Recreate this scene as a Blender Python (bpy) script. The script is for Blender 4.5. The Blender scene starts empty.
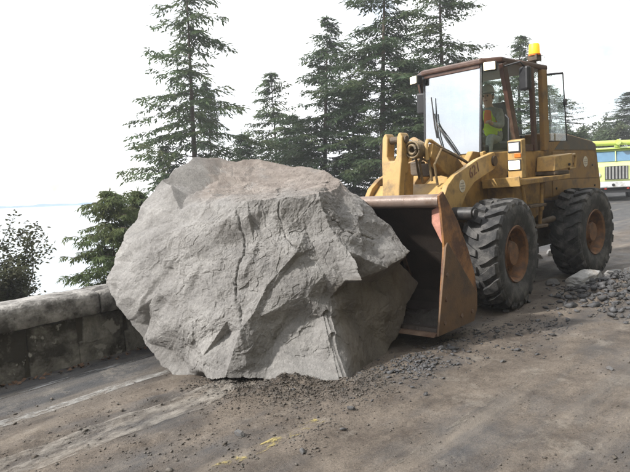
import bpy, bmesh, math, random
import numpy as np
from mathutils import Vector, Matrix
R = math.radians
random.seed(7)
rng = np.random.default_rng(11)
sc = bpy.context.scene
COL = sc.collection

# ------------------------------------------------------------------ camera
cam = bpy.data.cameras.new("camera"); camo = bpy.data.objects.new("camera", cam); COL.objects.link(camo)
EYE = 1.85
pitch, roll = R(4.1), R(2.4)
fw = Vector((0, math.cos(pitch), -math.sin(pitch))); up0 = Vector((0, math.sin(pitch), math.cos(pitch))); rt0 = Vector((1, 0, 0))
rt = rt0*math.cos(roll) - up0*math.sin(roll); up = up0*math.cos(roll) + rt0*math.sin(roll)
camo.matrix_world = Matrix(((rt.x, up.x, -fw.x, 0), (rt.y, up.y, -fw.y, 0), (rt.z, up.z, -fw.z, EYE), (0, 0, 0, 1)))
cam.sensor_width = 36; cam.lens = 36*600/630; cam.clip_start = .05; cam.clip_end = 60000
sc.camera = camo

# ------------------------------------------------------------------ light
SUN_AZ = math.atan2(-.93, -.37)         # from the left, a little behind the camera
SUN_EL = R(38)
sd = Vector((math.sin(SUN_AZ)*math.cos(SUN_EL), math.cos(SUN_AZ)*math.cos(SUN_EL), math.sin(SUN_EL)))
sun = bpy.data.lights.new("sun", 'SUN'); sun.energy = 5.0; sun.angle = R(2.5); sun.color = (1, .965, .91)
suno = bpy.data.objects.new("sun", sun); COL.objects.link(suno)
suno.rotation_euler = sd.to_track_quat('Z', 'Y').to_euler(); suno.location = (-20, -8, 30)
W = bpy.data.worlds.new("World"); sc.world = W; W.use_nodes = True
nt = W.node_tree; nt.nodes.clear()
wo = nt.nodes.new('ShaderNodeOutputWorld'); bg = nt.nodes.new('ShaderNodeBackground')
sky = nt.nodes.new('ShaderNodeTexSky'); sky.sky_type = 'NISHITA'; sky.sun_disc = False
sky.sun_elevation = SUN_EL; sky.sun_rotation = SUN_AZ; sky.air_density = 1.0; sky.dust_density = .7
tc = nt.nodes.new('ShaderNodeTexCoord'); mp = nt.nodes.new('ShaderNodeMapping'); mp.inputs['Scale'].default_value = (1, 1, 1.6)
mp.inputs['Location'].default_value = (9.1, 9.4, 1.3); mp.inputs['Rotation'].default_value = (0, 0, R(-21))
nz = nt.nodes.new('ShaderNodeTexNoise'); nz.inputs['Scale'].default_value = 2.6; nz.inputs['Detail'].default_value = 9; nz.inputs['Roughness'].default_value = .58
rp = nt.nodes.new('ShaderNodeValToRGB'); rp.color_ramp.elements[0].position = .335; rp.color_ramp.elements[1].position = .46
nz2 = nt.nodes.new('ShaderNodeTexNoise'); nz2.inputs['Scale'].default_value = 5.5; nz2.inputs['Detail'].default_value = 9; nz2.inputs['Roughness'].default_value = .55
rp2 = nt.nodes.new('ShaderNodeValToRGB'); rp2.color_ramp.elements[0].position = .3; rp2.color_ramp.elements[1].position = .7
rp2.color_ramp.elements[0].color = (6.3, 6.5, 6.9, 1); rp2.color_ramp.elements[1].color = (11.5, 11.5, 11.5, 1)
mx = nt.nodes.new('ShaderNodeMix'); mx.data_type = 'RGBA'
L = nt.links.new
L(tc.outputs['Generated'], mp.inputs['Vector']); L(mp.outputs['Vector'], nz.inputs['Vector']); L(nz.outputs['Fac'], rp.inputs['Fac'])
L(mp.outputs['Vector'], nz2.inputs['Vector']); L(nz2.outputs['Fac'], rp2.inputs['Fac']); L(rp2.outputs['Color'], mx.inputs['B']); L(rp.outputs['Color'], mx.inputs['Factor']); L(sky.outputs['Color'], mx.inputs['A']); L(mx.outputs['Result'], bg.inputs['Color'])
bg.inputs['Strength'].default_value = .15; L(bg.outputs[0], wo.inputs['Surface'])
sc.view_settings.view_transform = 'Standard'; sc.view_settings.look = 'None'; sc.view_settings.gamma = 1
sc.view_settings.exposure = .5; sc.view_settings.use_curve_mapping = False

# ------------------------------------------------------------------ numpy noise
def _h(ix, iy, iz):
    h = (ix*374761393 + iy*668265263 + iz*2147483647 + 1013904223) & 0xffffffff
    h = ((h ^ (h >> 13))*1274126177) & 0xffffffff
    return (h ^ (h >> 16)) & 0xffffffff
def pn(P):
    P = np.asarray(P, float); i = np.floor(P).astype(np.int64); f = P - i
    u = f*f*f*(f*(f*6 - 15) + 10); r = 0
    for dx in (0, 1):
        wx = u[..., 0] if dx else 1 - u[..., 0]
        for dy in (0, 1):
            wy = u[..., 1] if dy else 1 - u[..., 1]
            for dz in (0, 1):
                wz = u[..., 2] if dz else 1 - u[..., 2]
                h = _h(i[..., 0] + dx, i[..., 1] + dy, i[..., 2] + dz)
                gx = (h & 255)/127.5 - 1; gy = ((h >> 8) & 255)/127.5 - 1; gz = ((h >> 16) & 255)/127.5 - 1
                r = r + wx*wy*wz*(gx*(f[..., 0] - dx) + gy*(f[..., 1] - dy) + gz*(f[..., 2] - dz))
    return r
def fbm(P, o=4, g=.5):
    a, s, r = 1., 1., 0
    for k in range(o):
        r = r + a*pn(np.asarray(P)*s + 17.3*k); a *= g; s *= 2.03
    return r
def cell(P):
    "distance to and random value of the nearest jittered cell point"
    P = np.asarray(P, float); i = np.floor(P).astype(np.int64); best = np.full(P.shape[:-1], 9.); val = np.zeros(P.shape[:-1]); sec = np.full(P.shape[:-1], 9.)
    for dx in (-1, 0, 1):
        for dy in (-1, 0, 1):
            for dz in (-1, 0, 1):
                j = i + np.array([dx, dy, dz]); h = _h(j[..., 0], j[..., 1], j[..., 2])
                q = j + np.stack([(h & 255)/255., ((h >> 8) & 255)/255., ((h >> 16) & 255)/255.], -1)
                d = ((P - q)**2).sum(-1); m = d < best
                sec = np.where(m, best, np.minimum(sec, d)); best = np.where(m, d, best); val = np.where(m, ((h >> 5) & 1023)/1023., val)
    return np.sqrt(best), val, np.sqrt(sec)
def sstep(a, b, x):
    t = np.clip((x - a)/(b - a), 0, 1); return t*t*(3 - 2*t)

# ------------------------------------------------------------------ materials
def mat(name, col, rough=.7, var=.2, scale=6., bump=.15, bscale=60., metal=0., dirt=None, dirt_amt=.5, dirt_scale=3., coords='Object', spec=.5, fine=None):
    m = bpy.data.materials.new(name); m.use_nodes = True; t = m.node_tree; N = t.nodes; l = t.links.new
    b = N['Principled BSDF']; b.inputs['Metallic'].default_value = metal; b.inputs['Specular IOR Level'].default_value = spec
    tc = N.new('ShaderNodeTexCoord')
    n1 = N.new('ShaderNodeTexNoise'); n1.inputs['Scale'].default_value = scale; n1.inputs['Detail'].default_value = 8; n1.inputs['Roughness'].default_value = .62
    l(tc.outputs[coords], n1.inputs['Vector'])
    cr = N.new('ShaderNodeValToRGB'); e = cr.color_ramp.elements; e[0].position = .3; e[1].position = .7
    e[0].color = (*[c*(1 - var) for c in col], 1); e[1].color = (*[min(1, c*(1 + var)) for c in col], 1)
    l(n1.outputs['Fac'], cr.inputs['Fac']); out = cr.outputs['Color']
    if dirt:
        n2 = N.new('ShaderNodeTexNoise'); n2.inputs['Scale'].default_value = dirt_scale; n2.inputs['Detail'].default_value = 10; n2.inputs['Roughness'].default_value = .68
        l(tc.outputs[coords], n2.inputs['Vector'])
        r2 = N.new('ShaderNodeValToRGB'); q = r2.color_ramp.elements; q[0].position = .62 - .35*dirt_amt; q[1].position = .78 - .3*dirt_amt
        l(n2.outputs['Fac'], r2.inputs['Fac'])
        mm = N.new('ShaderNodeMix'); mm.data_type = 'RGBA'; mm.inputs['B'].default_value = (*dirt, 1)
        l(r2.outputs['Color'], mm.inputs['Factor']); l(out, mm.inputs['A']); out = mm.outputs['Result']
    l(out, b.inputs['Base Color'])
    n3 = N.new('ShaderNodeTexNoise'); n3.inputs['Scale'].default_value = bscale; n3.inputs['Detail'].default_value = 6
    l(tc.outputs[coords], n3.inputs['Vector'])
    rr = N.new('ShaderNodeMapRange'); rr.inputs['To Min'].default_value = max(.05, rough - .12); rr.inputs['To Max'].default_value = min(1, rough + .12)
    l(n1.outputs['Fac'], rr.inputs['Value']); l(rr.outputs['Result'], b.inputs['Roughness'])
    if bump:
        bp = N.new('ShaderNodeBump'); bp.inputs['Strength'].default_value = bump; bp.inputs['Distance'].default_value = .02
        l(n3.outputs['Fac'], bp.inputs['Height']); l(bp.outputs['Normal'], b.inputs['Normal'])
    return m
def foliage(name, col, var, scale, col2=None):
    m = mat(name, col, .7, var, scale, 0, dirt=col2, dirt_amt=.45, dirt_scale=.6, spec=.25); t = m.node_tree; N = t.nodes; l = t.links.new
    b = N['Principled BSDF']; tr = N.new('ShaderNodeBsdfTranslucent'); ms = N.new('ShaderNodeMixShader'); ms.inputs[0].default_value = .4
    l(b.inputs['Base Color'].links[0].from_socket, tr.inputs['Color']); l(b.outputs[0], ms.inputs[1]); l(tr.outputs[0], ms.inputs[2]); l(ms.outputs[0], N['Material Output'].inputs['Surface'])
    return m
def emis(name, col, k):
    m = bpy.data.materials.new(name); m.use_nodes = True; b = m.node_tree.nodes['Principled BSDF']
    b.inputs['Base Color'].default_value = (*col, 1); b.inputs['Emission Color'].default_value = (*col, 1); b.inputs['Emission Strength'].default_value = k
    return m
def glass(name, tint, refl, rough=.0, body=0., bodycol=(.5, .55, .55)):
    m = bpy.data.materials.new(name); m.use_nodes = True; t = m.node_tree; N = t.nodes; l = t.links.new
    N.remove(N['Principled BSDF'])
    tr = N.new('ShaderNodeBsdfTransparent'); tr.inputs['Color'].default_value = (*tint, 1)
    g = N.new('ShaderNodeBsdfGlossy'); g.inputs['Roughness'].default_value = rough; g.inputs['Color'].default_value = (.95, .97, 1, 1)
    d = N.new('ShaderNodeBsdfDiffuse'); d.inputs['Color'].default_value = (*bodycol, 1)
    m0 = N.new('ShaderNodeMixShader'); m0.inputs['Fac'].default_value = body; l(tr.outputs[0], m0.inputs[1]); l(d.outputs[0], m0.inputs[2])
    mm = N.new('ShaderNodeMixShader'); mm.inputs['Fac'].default_value = refl
    l(m0.outputs[0], mm.inputs[1]); l(g.outputs[0], mm.inputs[2]); l(mm.outputs[0], N['Material Output'].inputs['Surface'])
    return m
def paint(name, col, cover, sx=1., sy=6., soft=.12):
    "worn paint or dust: shows only where the noise keeps it"
    m = mat(name, col, .85, .2, 14, .25, 90); t = m.node_tree; N = t.nodes; l = t.links.new
    tc = N.new('ShaderNodeTexCoord'); mp = N.new('ShaderNodeMapping'); mp.inputs['Scale'].default_value = (sx, sy, 1)
    n = N.new('ShaderNodeTexNoise'); n.inputs['Scale'].default_value = 3.2; n.inputs['Detail'].default_value = 12; n.inputs['Roughness'].default_value = .72
    r = N.new('ShaderNodeValToRGB'); r.color_ramp.elements[0].position = .60 - .3*cover; r.color_ramp.elements[1].position = .60 + soft - .3*cover
    l(tc.outputs['Object'], mp.inputs[0]); l(mp.outputs[0], n.inputs['Vector']); l(n.outputs['Fac'], r.inputs['Fac'])
    l(r.outputs['Color'], N['Principled BSDF'].inputs['Alpha'])
    return m

YEL = (.38, .23, .068)
M = {}
M['yellow'] = mat('loader_yellow', YEL, .55, .16, 5, .12, 70, dirt=(.17, .105, .05), dirt_amt=.55, dirt_scale=4.5)
M['yellow_clean'] = mat('loader_yellow_clean', (.47, .30, .105), .5, .14, 5, .08, 70, dirt=(.24, .16, .075), dirt_amt=.42, dirt_scale=5)
M['hoodpaint'] = mat('hood_paint', (.29, .165, .05), .5, .14, 3, .08, 60, dirt=(.14, .09, .05), dirt_amt=.5, dirt_scale=3)
M['brown'] = mat('cab_brown', (.075, .036, .024), .45, .3, 6, .1, 80, dirt=(.15, .1, .07), dirt_amt=.25)
M['black'] = mat('black_plastic', (.018, .018, .02), .5, .3, 10, .1, 90, dirt=(.08, .07, .06), dirt_amt=.2)
M['under'] = mat('greasy_frame', (.07, .045, .025), .65, .4, 6, .3, 50, dirt=(.12, .09, .06), dirt_amt=.5)
M['rust'] = mat('worn_bucket_steel', (.17, .115, .08), .55, .35, 5, .25, 45, metal=.25, dirt=(.09, .045, .025), dirt_amt=.5, dirt_scale=6)
M['rustyel'] = mat('scuffed_bucket_side', (.27, .125, .040), .6, .3, 4, .25, 45, dirt=(.09, .04, .022), dirt_amt=.62, dirt_scale=5)
M['cutter'] = mat('brown_cutter_plate', (.12, .066, .030), .6, .25, 3, .2, 50, dirt=(.06, .038, .024), dirt_amt=.5, dirt_scale=4)
M['inner'] = mat('dirty_bucket_inside', (.045, .034, .028), .6, .35, 4, .3, 40, metal=.2)  # near black: the boulder's shade is put into the base colour
M['pink'] = mat('pink_rust_gusset', (.42, .20, .15), .65, .25, 9, .2, 60, dirt=(.2, .08, .05), dirt_amt=.5)
M['lip'] = mat('polished_lip', (.20, .150, .125), .45, .2, 5, .15, 60, metal=.15, dirt=(.13, .085, .06), dirt_amt=.4, dirt_scale=7)
M['rubber'] = mat('dusty_rubber', (.024, .024, .025), .8, .25, 4, .35, 55, dirt=(.11, .105, .10), dirt_amt=.46, dirt_scale=5)
M['rim'] = mat('rusty_rim', (.20, .088, .03), .6, .3, 8, .3, 60, dirt=(.09, .045, .022), dirt_amt=.6, dirt_scale=9)
M['chrome'] = mat('cylinder_rod', (.6, .6, .58), .25, .1, 8, .05, 60, metal=1)
M['hose'] = mat('rubber_hose', (.075, .052, .028), .7, .3, 9, .2, 80, dirt=(.22, .15, .07), dirt_amt=.5)
M['decal'] = mat('pale_decal', (.62, .58, .50), .5, .15, 20, .05, 60, dirt=(.4, .28, .12), dirt_amt=.35, dirt_scale=14)
M['decalmark'] = mat('brown_decal_print', (.16, .06, .035), .5, .2, 20, .03, 60)
M['grey'] = mat('dark_grey_panel', (.105, .095, .085), .5, .15, 3, .06, 60, dirt=(.17, .12, .07), dirt_amt=.3)
M['windshield'] = glass('reflecting_windshield', (.5, .55, .55), .5)
M['sideglass'] = glass('cab_side_glass', (.95, .98, .97), .05)
M['doorglass'] = glass('hazy_green_glass', (.90, .95, .94), .07, .02, .05, (.55, .62, .60))
M['lamp'] = emis('lit_lamp', (1, .84, .56), 1.7)
M['lampoff'] = mat('clear_lamp_lens', (.55, .55, .53), .15, .2, 30, .3, 90)
M['amber'] = emis('amber_lens', (1, .33, .015), 1.0)
M['orange'] = mat('orange_lens', (.6, .16, .02), .3, .1)
M['mirror'] = mat('mirror_glass', (.75, .78, .8), .08, .05, 4, 0, metal=1)
M['lime'] = mat('lime_truck_paint', (.52, .64, .13), .35, .1, 3, .05, 60, dirt=(.4, .42, .2), dirt_amt=.3)
M['limepale'] = mat('pale_lime_paint', (.62, .70, .30), .35, .1, 3, .05, 60)
M['truckglass'] = mat('blue_tinted_glass', (.10, .21, .34), .12, .15, 2, 0, spec=.8)
M['white'] = mat('white_bumper', (.62, .64, .66), .4, .12, 5, .05, 60, dirt=(.3, .28, .25), dirt_amt=.35)
M['silver'] = mat('grille_slat', (.42, .42, .42), .35, .15, 6, .05, 60, metal=.5)
M['darkgap'] = mat('grille_black', (.02, .02, .022), .7, .2)
M['red'] = mat('red_lens', (.5, .05, .03), .3, .1)
M['skin'] = mat('skin', (.58, .36, .27), .55, .1)
M['cloth'] = mat('grey_work_clothes', (.28, .29, .28), .9, .2, 20, .3, 60)
M['hivis'] = mat('lime_vest', (.62, .85, .05), .8, .1, 20, .2, 60)
M['hivisorange'] = mat('orange_vest', (.85, .22, .05), .8, .1, 20, .2, 60)
M['hat'] = mat('white_hard_hat', (.62, .66, .64), .35, .08)
M['hair'] = mat('short_brown_hair', (.05, .03, .02), .8, .3)
M['seat'] = mat('seat_vinyl', (.03, .03, .032), .6, .2)
M['bark'] = mat('conifer_bark', (.085, .062, .047), .95, .35, 6, .6, 25)
M['needles'] = foliage('fir_needles', (.072, .11, .048), .5, .9, (.105, .12, .05))
M['needles2'] = foliage('dark_fir_needles', (.058, .092, .046), .5, .9, (.085, .105, .045))
M['cedar'] = foliage('cedar_foliage', (.085, .12, .045), .4, 1.5, (.12, .13, .05))
M['twigs'] = mat('bare_twig', (.07, .052, .042), .95, .3, 8, .2, 40)
M['brownleaf'] = foliage('brown_green_leaves', (.075, .07, .045), .5, 2, (.085, .10, .05))
M['leaf'] = foliage('broad_leaves', (.085, .115, .06), .4, 1, (.11, .12, .06))
M['litter'] = mat('fallen_leaves', (.13, .075, .045), .9, .4, 20, 0)
M['gravel'] = mat('gravel_stone', (.105, .093, .081), .9, .45, 5, .4, 70, dirt=(.07, .058, .047), dirt_amt=.5, dirt_scale=2)
M['darkgravel'] = mat('dark_crushed_stone', (.082, .082, .086), .85, .5, 4, .4, 70, dirt=(.045, .042, .04), dirt_amt=.5, dirt_scale=3)
M['palerock'] = mat('pale_rock', (.30, .298, .295), .9, .2, 5, .5, 30, dirt=(.22, .20, .18), dirt_amt=.4)
M['darkrock'] = mat('dark_rock', (.11, .109, .11), .9, .25, 5, .5, 30, dirt=(.12, .10, .085), dirt_amt=.4)
M['terrain'] = mat('mossy_slope', (.085, .09, .045), .95, .4, .8, .5, 6, dirt=(.11, .085, .06), dirt_amt=.5, dirt_scale=.4)
M['whiteline'] = paint('worn_white_paint', (.36, .355, .34), .66, 3., 6., .34)
M['thinline'] = paint('faint_white_paint', (.28, .28, .28), .35)
M['yellowline'] = paint('worn_yellow_paint', (.31, .25, .095), .33, 2.2, 3.)
M['scrape'] = paint('pale_scrape_dust', (.36, .33, .29), .62, 1.6, 3.0, .42)  # wet sheen of the road put into a pale colour
M['faintscrape'] = paint('faint_scrape', (.20, .18, .15), .30, 1.5, 5., .25)

def _wallmat():
    m = mat('stained_concrete', (.25, .235, .205), .9, .35, 7, .7, 30, dirt=(.035, .030, .022), dirt_amt=.62, dirt_scale=2.4); return m
M['wallface'] = _wallmat()
M['walldark'] = mat('mossy_dark_masonry', (.085, .072, .055), .95, .5, 4, .6, 25, dirt=(.035, .032, .022), dirt_amt=.6, dirt_scale=4)
M['cap'] = mat('lichen_cap_concrete', (.32, .305, .285), .9, .2, 6, .7, 35, dirt=(.055, .05, .043), dirt_amt=.6, dirt_scale=3.2)

def speckle(m, col, scale, lo):
    "small pale lichen spots over a wall material"
    t = m.node_tree; N = t.nodes; l = t.links.new; b = N['Principled BSDF']; src = b.inputs['Base Color'].links[0].from_socket
    tc = N.new('ShaderNodeTexCoord'); v = N.new('ShaderNodeTexNoise'); v.inputs['Scale'].default_value = scale; v.inputs['Detail'].default_value = 4; v.inputs['Roughness'].default_value = .6; l(tc.outputs['Object'], v.inputs['Vector'])
    r = N.new('ShaderNodeValToRGB'); r.color_ramp.elements[0].position = lo; r.color_ramp.elements[1].position = lo + .05; l(v.outputs['Fac'], r.inputs['Fac'])
    x = N.new('ShaderNodeMix'); x.data_type = 'RGBA'; x.inputs['B'].default_value = (*col, 1); l(r.outputs['Color'], x.inputs['Factor']); l(src, x.inputs['A']); l(x.outputs['Result'], b.inputs['Base Color'])
speckle(M['wallface'], (.30, .285, .25), 6, .60); speckle(M['walldark'], (.24, .225, .19), 9, .66); speckle(M['cap'], (.05, .045, .04), 5, .61)
def _watermat():
    m = bpy.data.materials.new('sea_water'); m.use_nodes = True; t = m.node_tree; N = t.nodes; l = t.links.new
    b = N['Principled BSDF']; b.inputs['Base Color'].default_value = (.22, .27, .30, 1); b.inputs['Roughness'].default_value = .12; b.inputs['IOR'].default_value = 1.33
    tc = N.new('ShaderNodeTexCoord'); n = N.new('ShaderNodeTexNoise'); n.inputs['Scale'].default_value = .25; n.inputs['Detail'].default_value = 5
    l(tc.outputs['Object'], n.inputs['Vector']); bp = N.new('ShaderNodeBump'); bp.inputs['Strength'].default_value = .35; bp.inputs['Distance'].default_value = .5
    l(n.outputs['Fac'], bp.inputs['Height']); l(bp.outputs['Normal'], b.inputs['Normal']); return m
M['water'] = _watermat()

def _roadmat():
    m = bpy.data.materials.new('muddy_asphalt'); m.use_nodes = True; t = m.node_tree; N = t.nodes; l = t.links.new
    b = N['Principled BSDF']; b.inputs['Specular IOR Level'].default_value = .35
    tc = N.new('ShaderNodeTexCoord'); O = tc.outputs['Object']
    def noise(s, d=8, r=.6, sc=None):
        n = N.new('ShaderNodeTexNoise'); n.inputs['Scale'].default_value = s; n.inputs['Detail'].default_value = d; n.inputs['Roughness'].default_value = r
        if sc:
            q = N.new('ShaderNodeMapping'); q.inputs['Scale'].default_value = sc; l(O, q.inputs[0]); l(q.outputs[0], n.inputs['Vector'])
        else: l(O, n.inputs['Vector'])
        return n.outputs['Fac']
    def ramp(f, a, b_, ca=(0, 0, 0, 1), cb=(1, 1, 1, 1)):
        r = N.new('ShaderNodeValToRGB'); e = r.color_ramp.elements; e[0].position = a; e[1].position = b_; e[0].color = ca; e[1].color = cb; l(f, r.inputs['Fac']); return r.outputs['Color']
    def mix(f, a, b_, mode='MIX'):
        x = N.new('ShaderNodeMix'); x.data_type = 'RGBA'; x.blend_type = mode
        if isinstance(f, float): x.inputs['Factor'].default_value = f
        else: l(f, x.inputs['Factor'])
        for s, v in (('A', a), ('B', b_)):
            if isinstance(v, tuple): x.inputs[s].default_value = v
            else: l(v, x.inputs[s])
        return x.outputs['Result']
    def math_(op, a, b_=None):
        x = N.new('ShaderNodeMath'); x.operation = op
        for k, v in enumerate((a, b_)):
            if v is None: continue
            if isinstance(v, (int, float)): x.inputs[k].default_value = v
            else: l(v, x.inputs[k])
        return x.outputs[0]
    sp = N.new('ShaderNodeSeparateXYZ'); l(O, sp.inputs[0]); n_ = sp.outputs['Y']
    asphalt = ramp(noise(7, 10, .7), .3, .75, (.052, .054, .059, 1), (.095, .096, .10, 1))
    agg = ramp(noise(140, 3, .5), .35, .7, (.6, .6, .6, 1), (1.3, 1.3, 1.3, 1))
    asphalt = mix(1., asphalt, agg, 'MULTIPLY')
    dirt = ramp(noise(2.6, 12, .68), .3, .72, (.058, .044, .034, 1), (.20, .166, .133, 1))
    dirt = mix(1., dirt, ramp(noise(60, 6, .7), .3, .7, (.5, .5, .5, 1), (1.35, 1.35, 1.35, 1)), 'MULTIPLY')
    # mud lies over everything except the gutter lane beside the wall
    lane = N.new('ShaderNodeMapRange'); lane.interpolation_type = 'SMOOTHSTEP'; l(math_('ADD', n_, math_('MULTIPLY', noise(1.3, 5), .9)), lane.inputs['Value'])
    lane.inputs['From Min'].default_value = 5.3; lane.inputs['From Max'].default_value = 6.2; lane.inputs['To Min'].default_value = 1; lane.inputs['To Max'].default_value = .12
    cover = math_('MULTIPLY', ramp(noise(1.1, 10, .65, (.6, 1.6, 1)), .24, .52), lane.outputs['Result'])
    col = mix(cover, asphalt, dirt)
    # pale dusty wheel streaks running with the road
    st = ramp(noise(1.0, 9, .6, (.25, 2.6, 1)), .52, .72)
    col = mix(math_('MULTIPLY', st, .6), col, (.25, .215, .175, 1))
    ps = ramp(noise(2.2, 14, .78), .55, .62)
    col = mix(math_('MULTIPLY', ps, .35), col, (.28, .25, .21, 1))
    sp2 = ramp(noise(19, 6, .7), .60, .68)
    col = mix(math_('MULTIPLY', sp2, .45), col, (.036, .031, .027, 1))
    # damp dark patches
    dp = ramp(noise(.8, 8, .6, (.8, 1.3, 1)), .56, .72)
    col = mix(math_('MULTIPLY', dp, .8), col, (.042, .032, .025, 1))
    l(col, b.inputs['Base Color'])
    l(mix(dp, ramp(noise(3, 6), .3, .7, (.58, .58, .58, 1), (.92, .92, .92, 1)), (.36, .36, .36, 1)), b.inputs['Roughness'])
    h = math_('ADD', math_('MULTIPLY', noise(25, 8, .7), .6), math_('MULTIPLY', noise(130, 4, .6), .35))
    bp = N.new('ShaderNodeBump'); bp.inputs['Strength'].default_value = .9; bp.inputs['Distance'].default_value = .025; l(h, bp.inputs['Height']); l(bp.outputs['Normal'], b.inputs['Normal'])
    return m
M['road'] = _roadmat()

def _rockmat():
    m = bpy.data.materials.new('grey_fractured_rock'); m.use_nodes = True; t = m.node_tree; N = t.nodes; l = t.links.new
    b = N['Principled BSDF']; b.inputs['Specular IOR Level'].default_value = .25; b.inputs['Roughness'].default_value = .9
    tc = N.new('ShaderNodeTexCoord'); O = tc.outputs['Object']
    def noise(s, d=8, r=.6, sc=None):
        n = N.new('ShaderNodeTexNoise'); n.inputs['Scale'].default_value = s; n.inputs['Detail'].default_value = d; n.inputs['Roughness'].default_value = r
        if sc:
            q = N.new('ShaderNodeMapping'); q.inputs['Scale'].default_value = sc; q.inputs['Rotation'].default_value = (.3, .5, .4); l(O, q.inputs[0]); l(q.outputs[0], n.inputs['Vector'])
        else: l(O, n.inputs['Vector'])
        return n.outputs['Fac']
    def ramp(f, a, b_, ca=(0, 0, 0, 1), cb=(1, 1, 1, 1)):
        r = N.new('ShaderNodeValToRGB'); e = r.color_ramp.elements; e[0].position = a; e[1].position = b_; e[0].color = ca; e[1].color = cb; l(f, r.inputs['Fac']); return r.outputs['Color']
    def mix(f, a, b_, mode='MIX'):
        x = N.new('ShaderNodeMix'); x.data_type = 'RGBA'; x.blend_type = mode
        if isinstance(f, float): x.inputs['Factor'].default_value = f
        else: l(f, x.inputs['Factor'])
        for s, v in (('A', a), ('B', b_)):
            if isinstance(v, tuple): x.inputs[s].default_value = v
            else: l(v, x.inputs[s])
        return x.outputs['Result']
    col = ramp(noise(2.2, 12, .68), .3, .7, (.175, .167, .160, 1), (.325, .314, .301, 1))
    col = mix(1., col, ramp(noise(45, 8, .75), .3, .72, (.68, .68, .68, 1), (1.16, 1.16, 1.16, 1)), 'MULTIPLY')
    col = mix(.7, col, ramp(noise(9, 10, .7, (1, 1, 3.2)), .3, .7, (.75, .75, .76, 1), (1.12, 1.12, 1.11, 1)), 'MULTIPLY')
    col = mix(ramp(noise(1.7, 9, .7, (1.6, 1.6, .55)), .55, .70), col, (.175, .165, .155, 1))
    col = mix(ramp(noise(5, 12, .75, (1, 1, .5)), .64, .70), col, (.40, .39, .38, 1))
    a1 = N.new('ShaderNodeAttribute'); a1.attribute_name = 'weathered'
    wc = ramp(noise(3, 12, .74, (1, 1, .45)), .32, .68, (.070, .060, .049, 1), (.185, .163, .136, 1))
    col = mix(a1.outputs['Fac'], col, wc)
    a2 = N.new('ShaderNodeAttribute'); a2.attribute_name = 'soil'
    dc = ramp(noise(6, 10, .7), .3, .7, (.125, .097, .080, 1), (.31, .268, .236, 1))
    col = mix(a2.outputs['Fac'], col, dc)
    l(col, b.inputs['Base Color'])
    x = N.new('ShaderNodeMath'); x.operation = 'ADD'; l(noise(16, 12, .72), x.inputs[0]); l(noise(70, 6, .7), x.inputs[1])
    bp = N.new('ShaderNodeBump'); bp.inputs['Strength'].default_value = .5; bp.inputs['Distance'].default_value = .03; l(x.outputs[0], bp.inputs['Height']); l(bp.outputs['Normal'], b.inputs['Normal'])
    return m
M['boulder'] = _rockmat()

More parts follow.
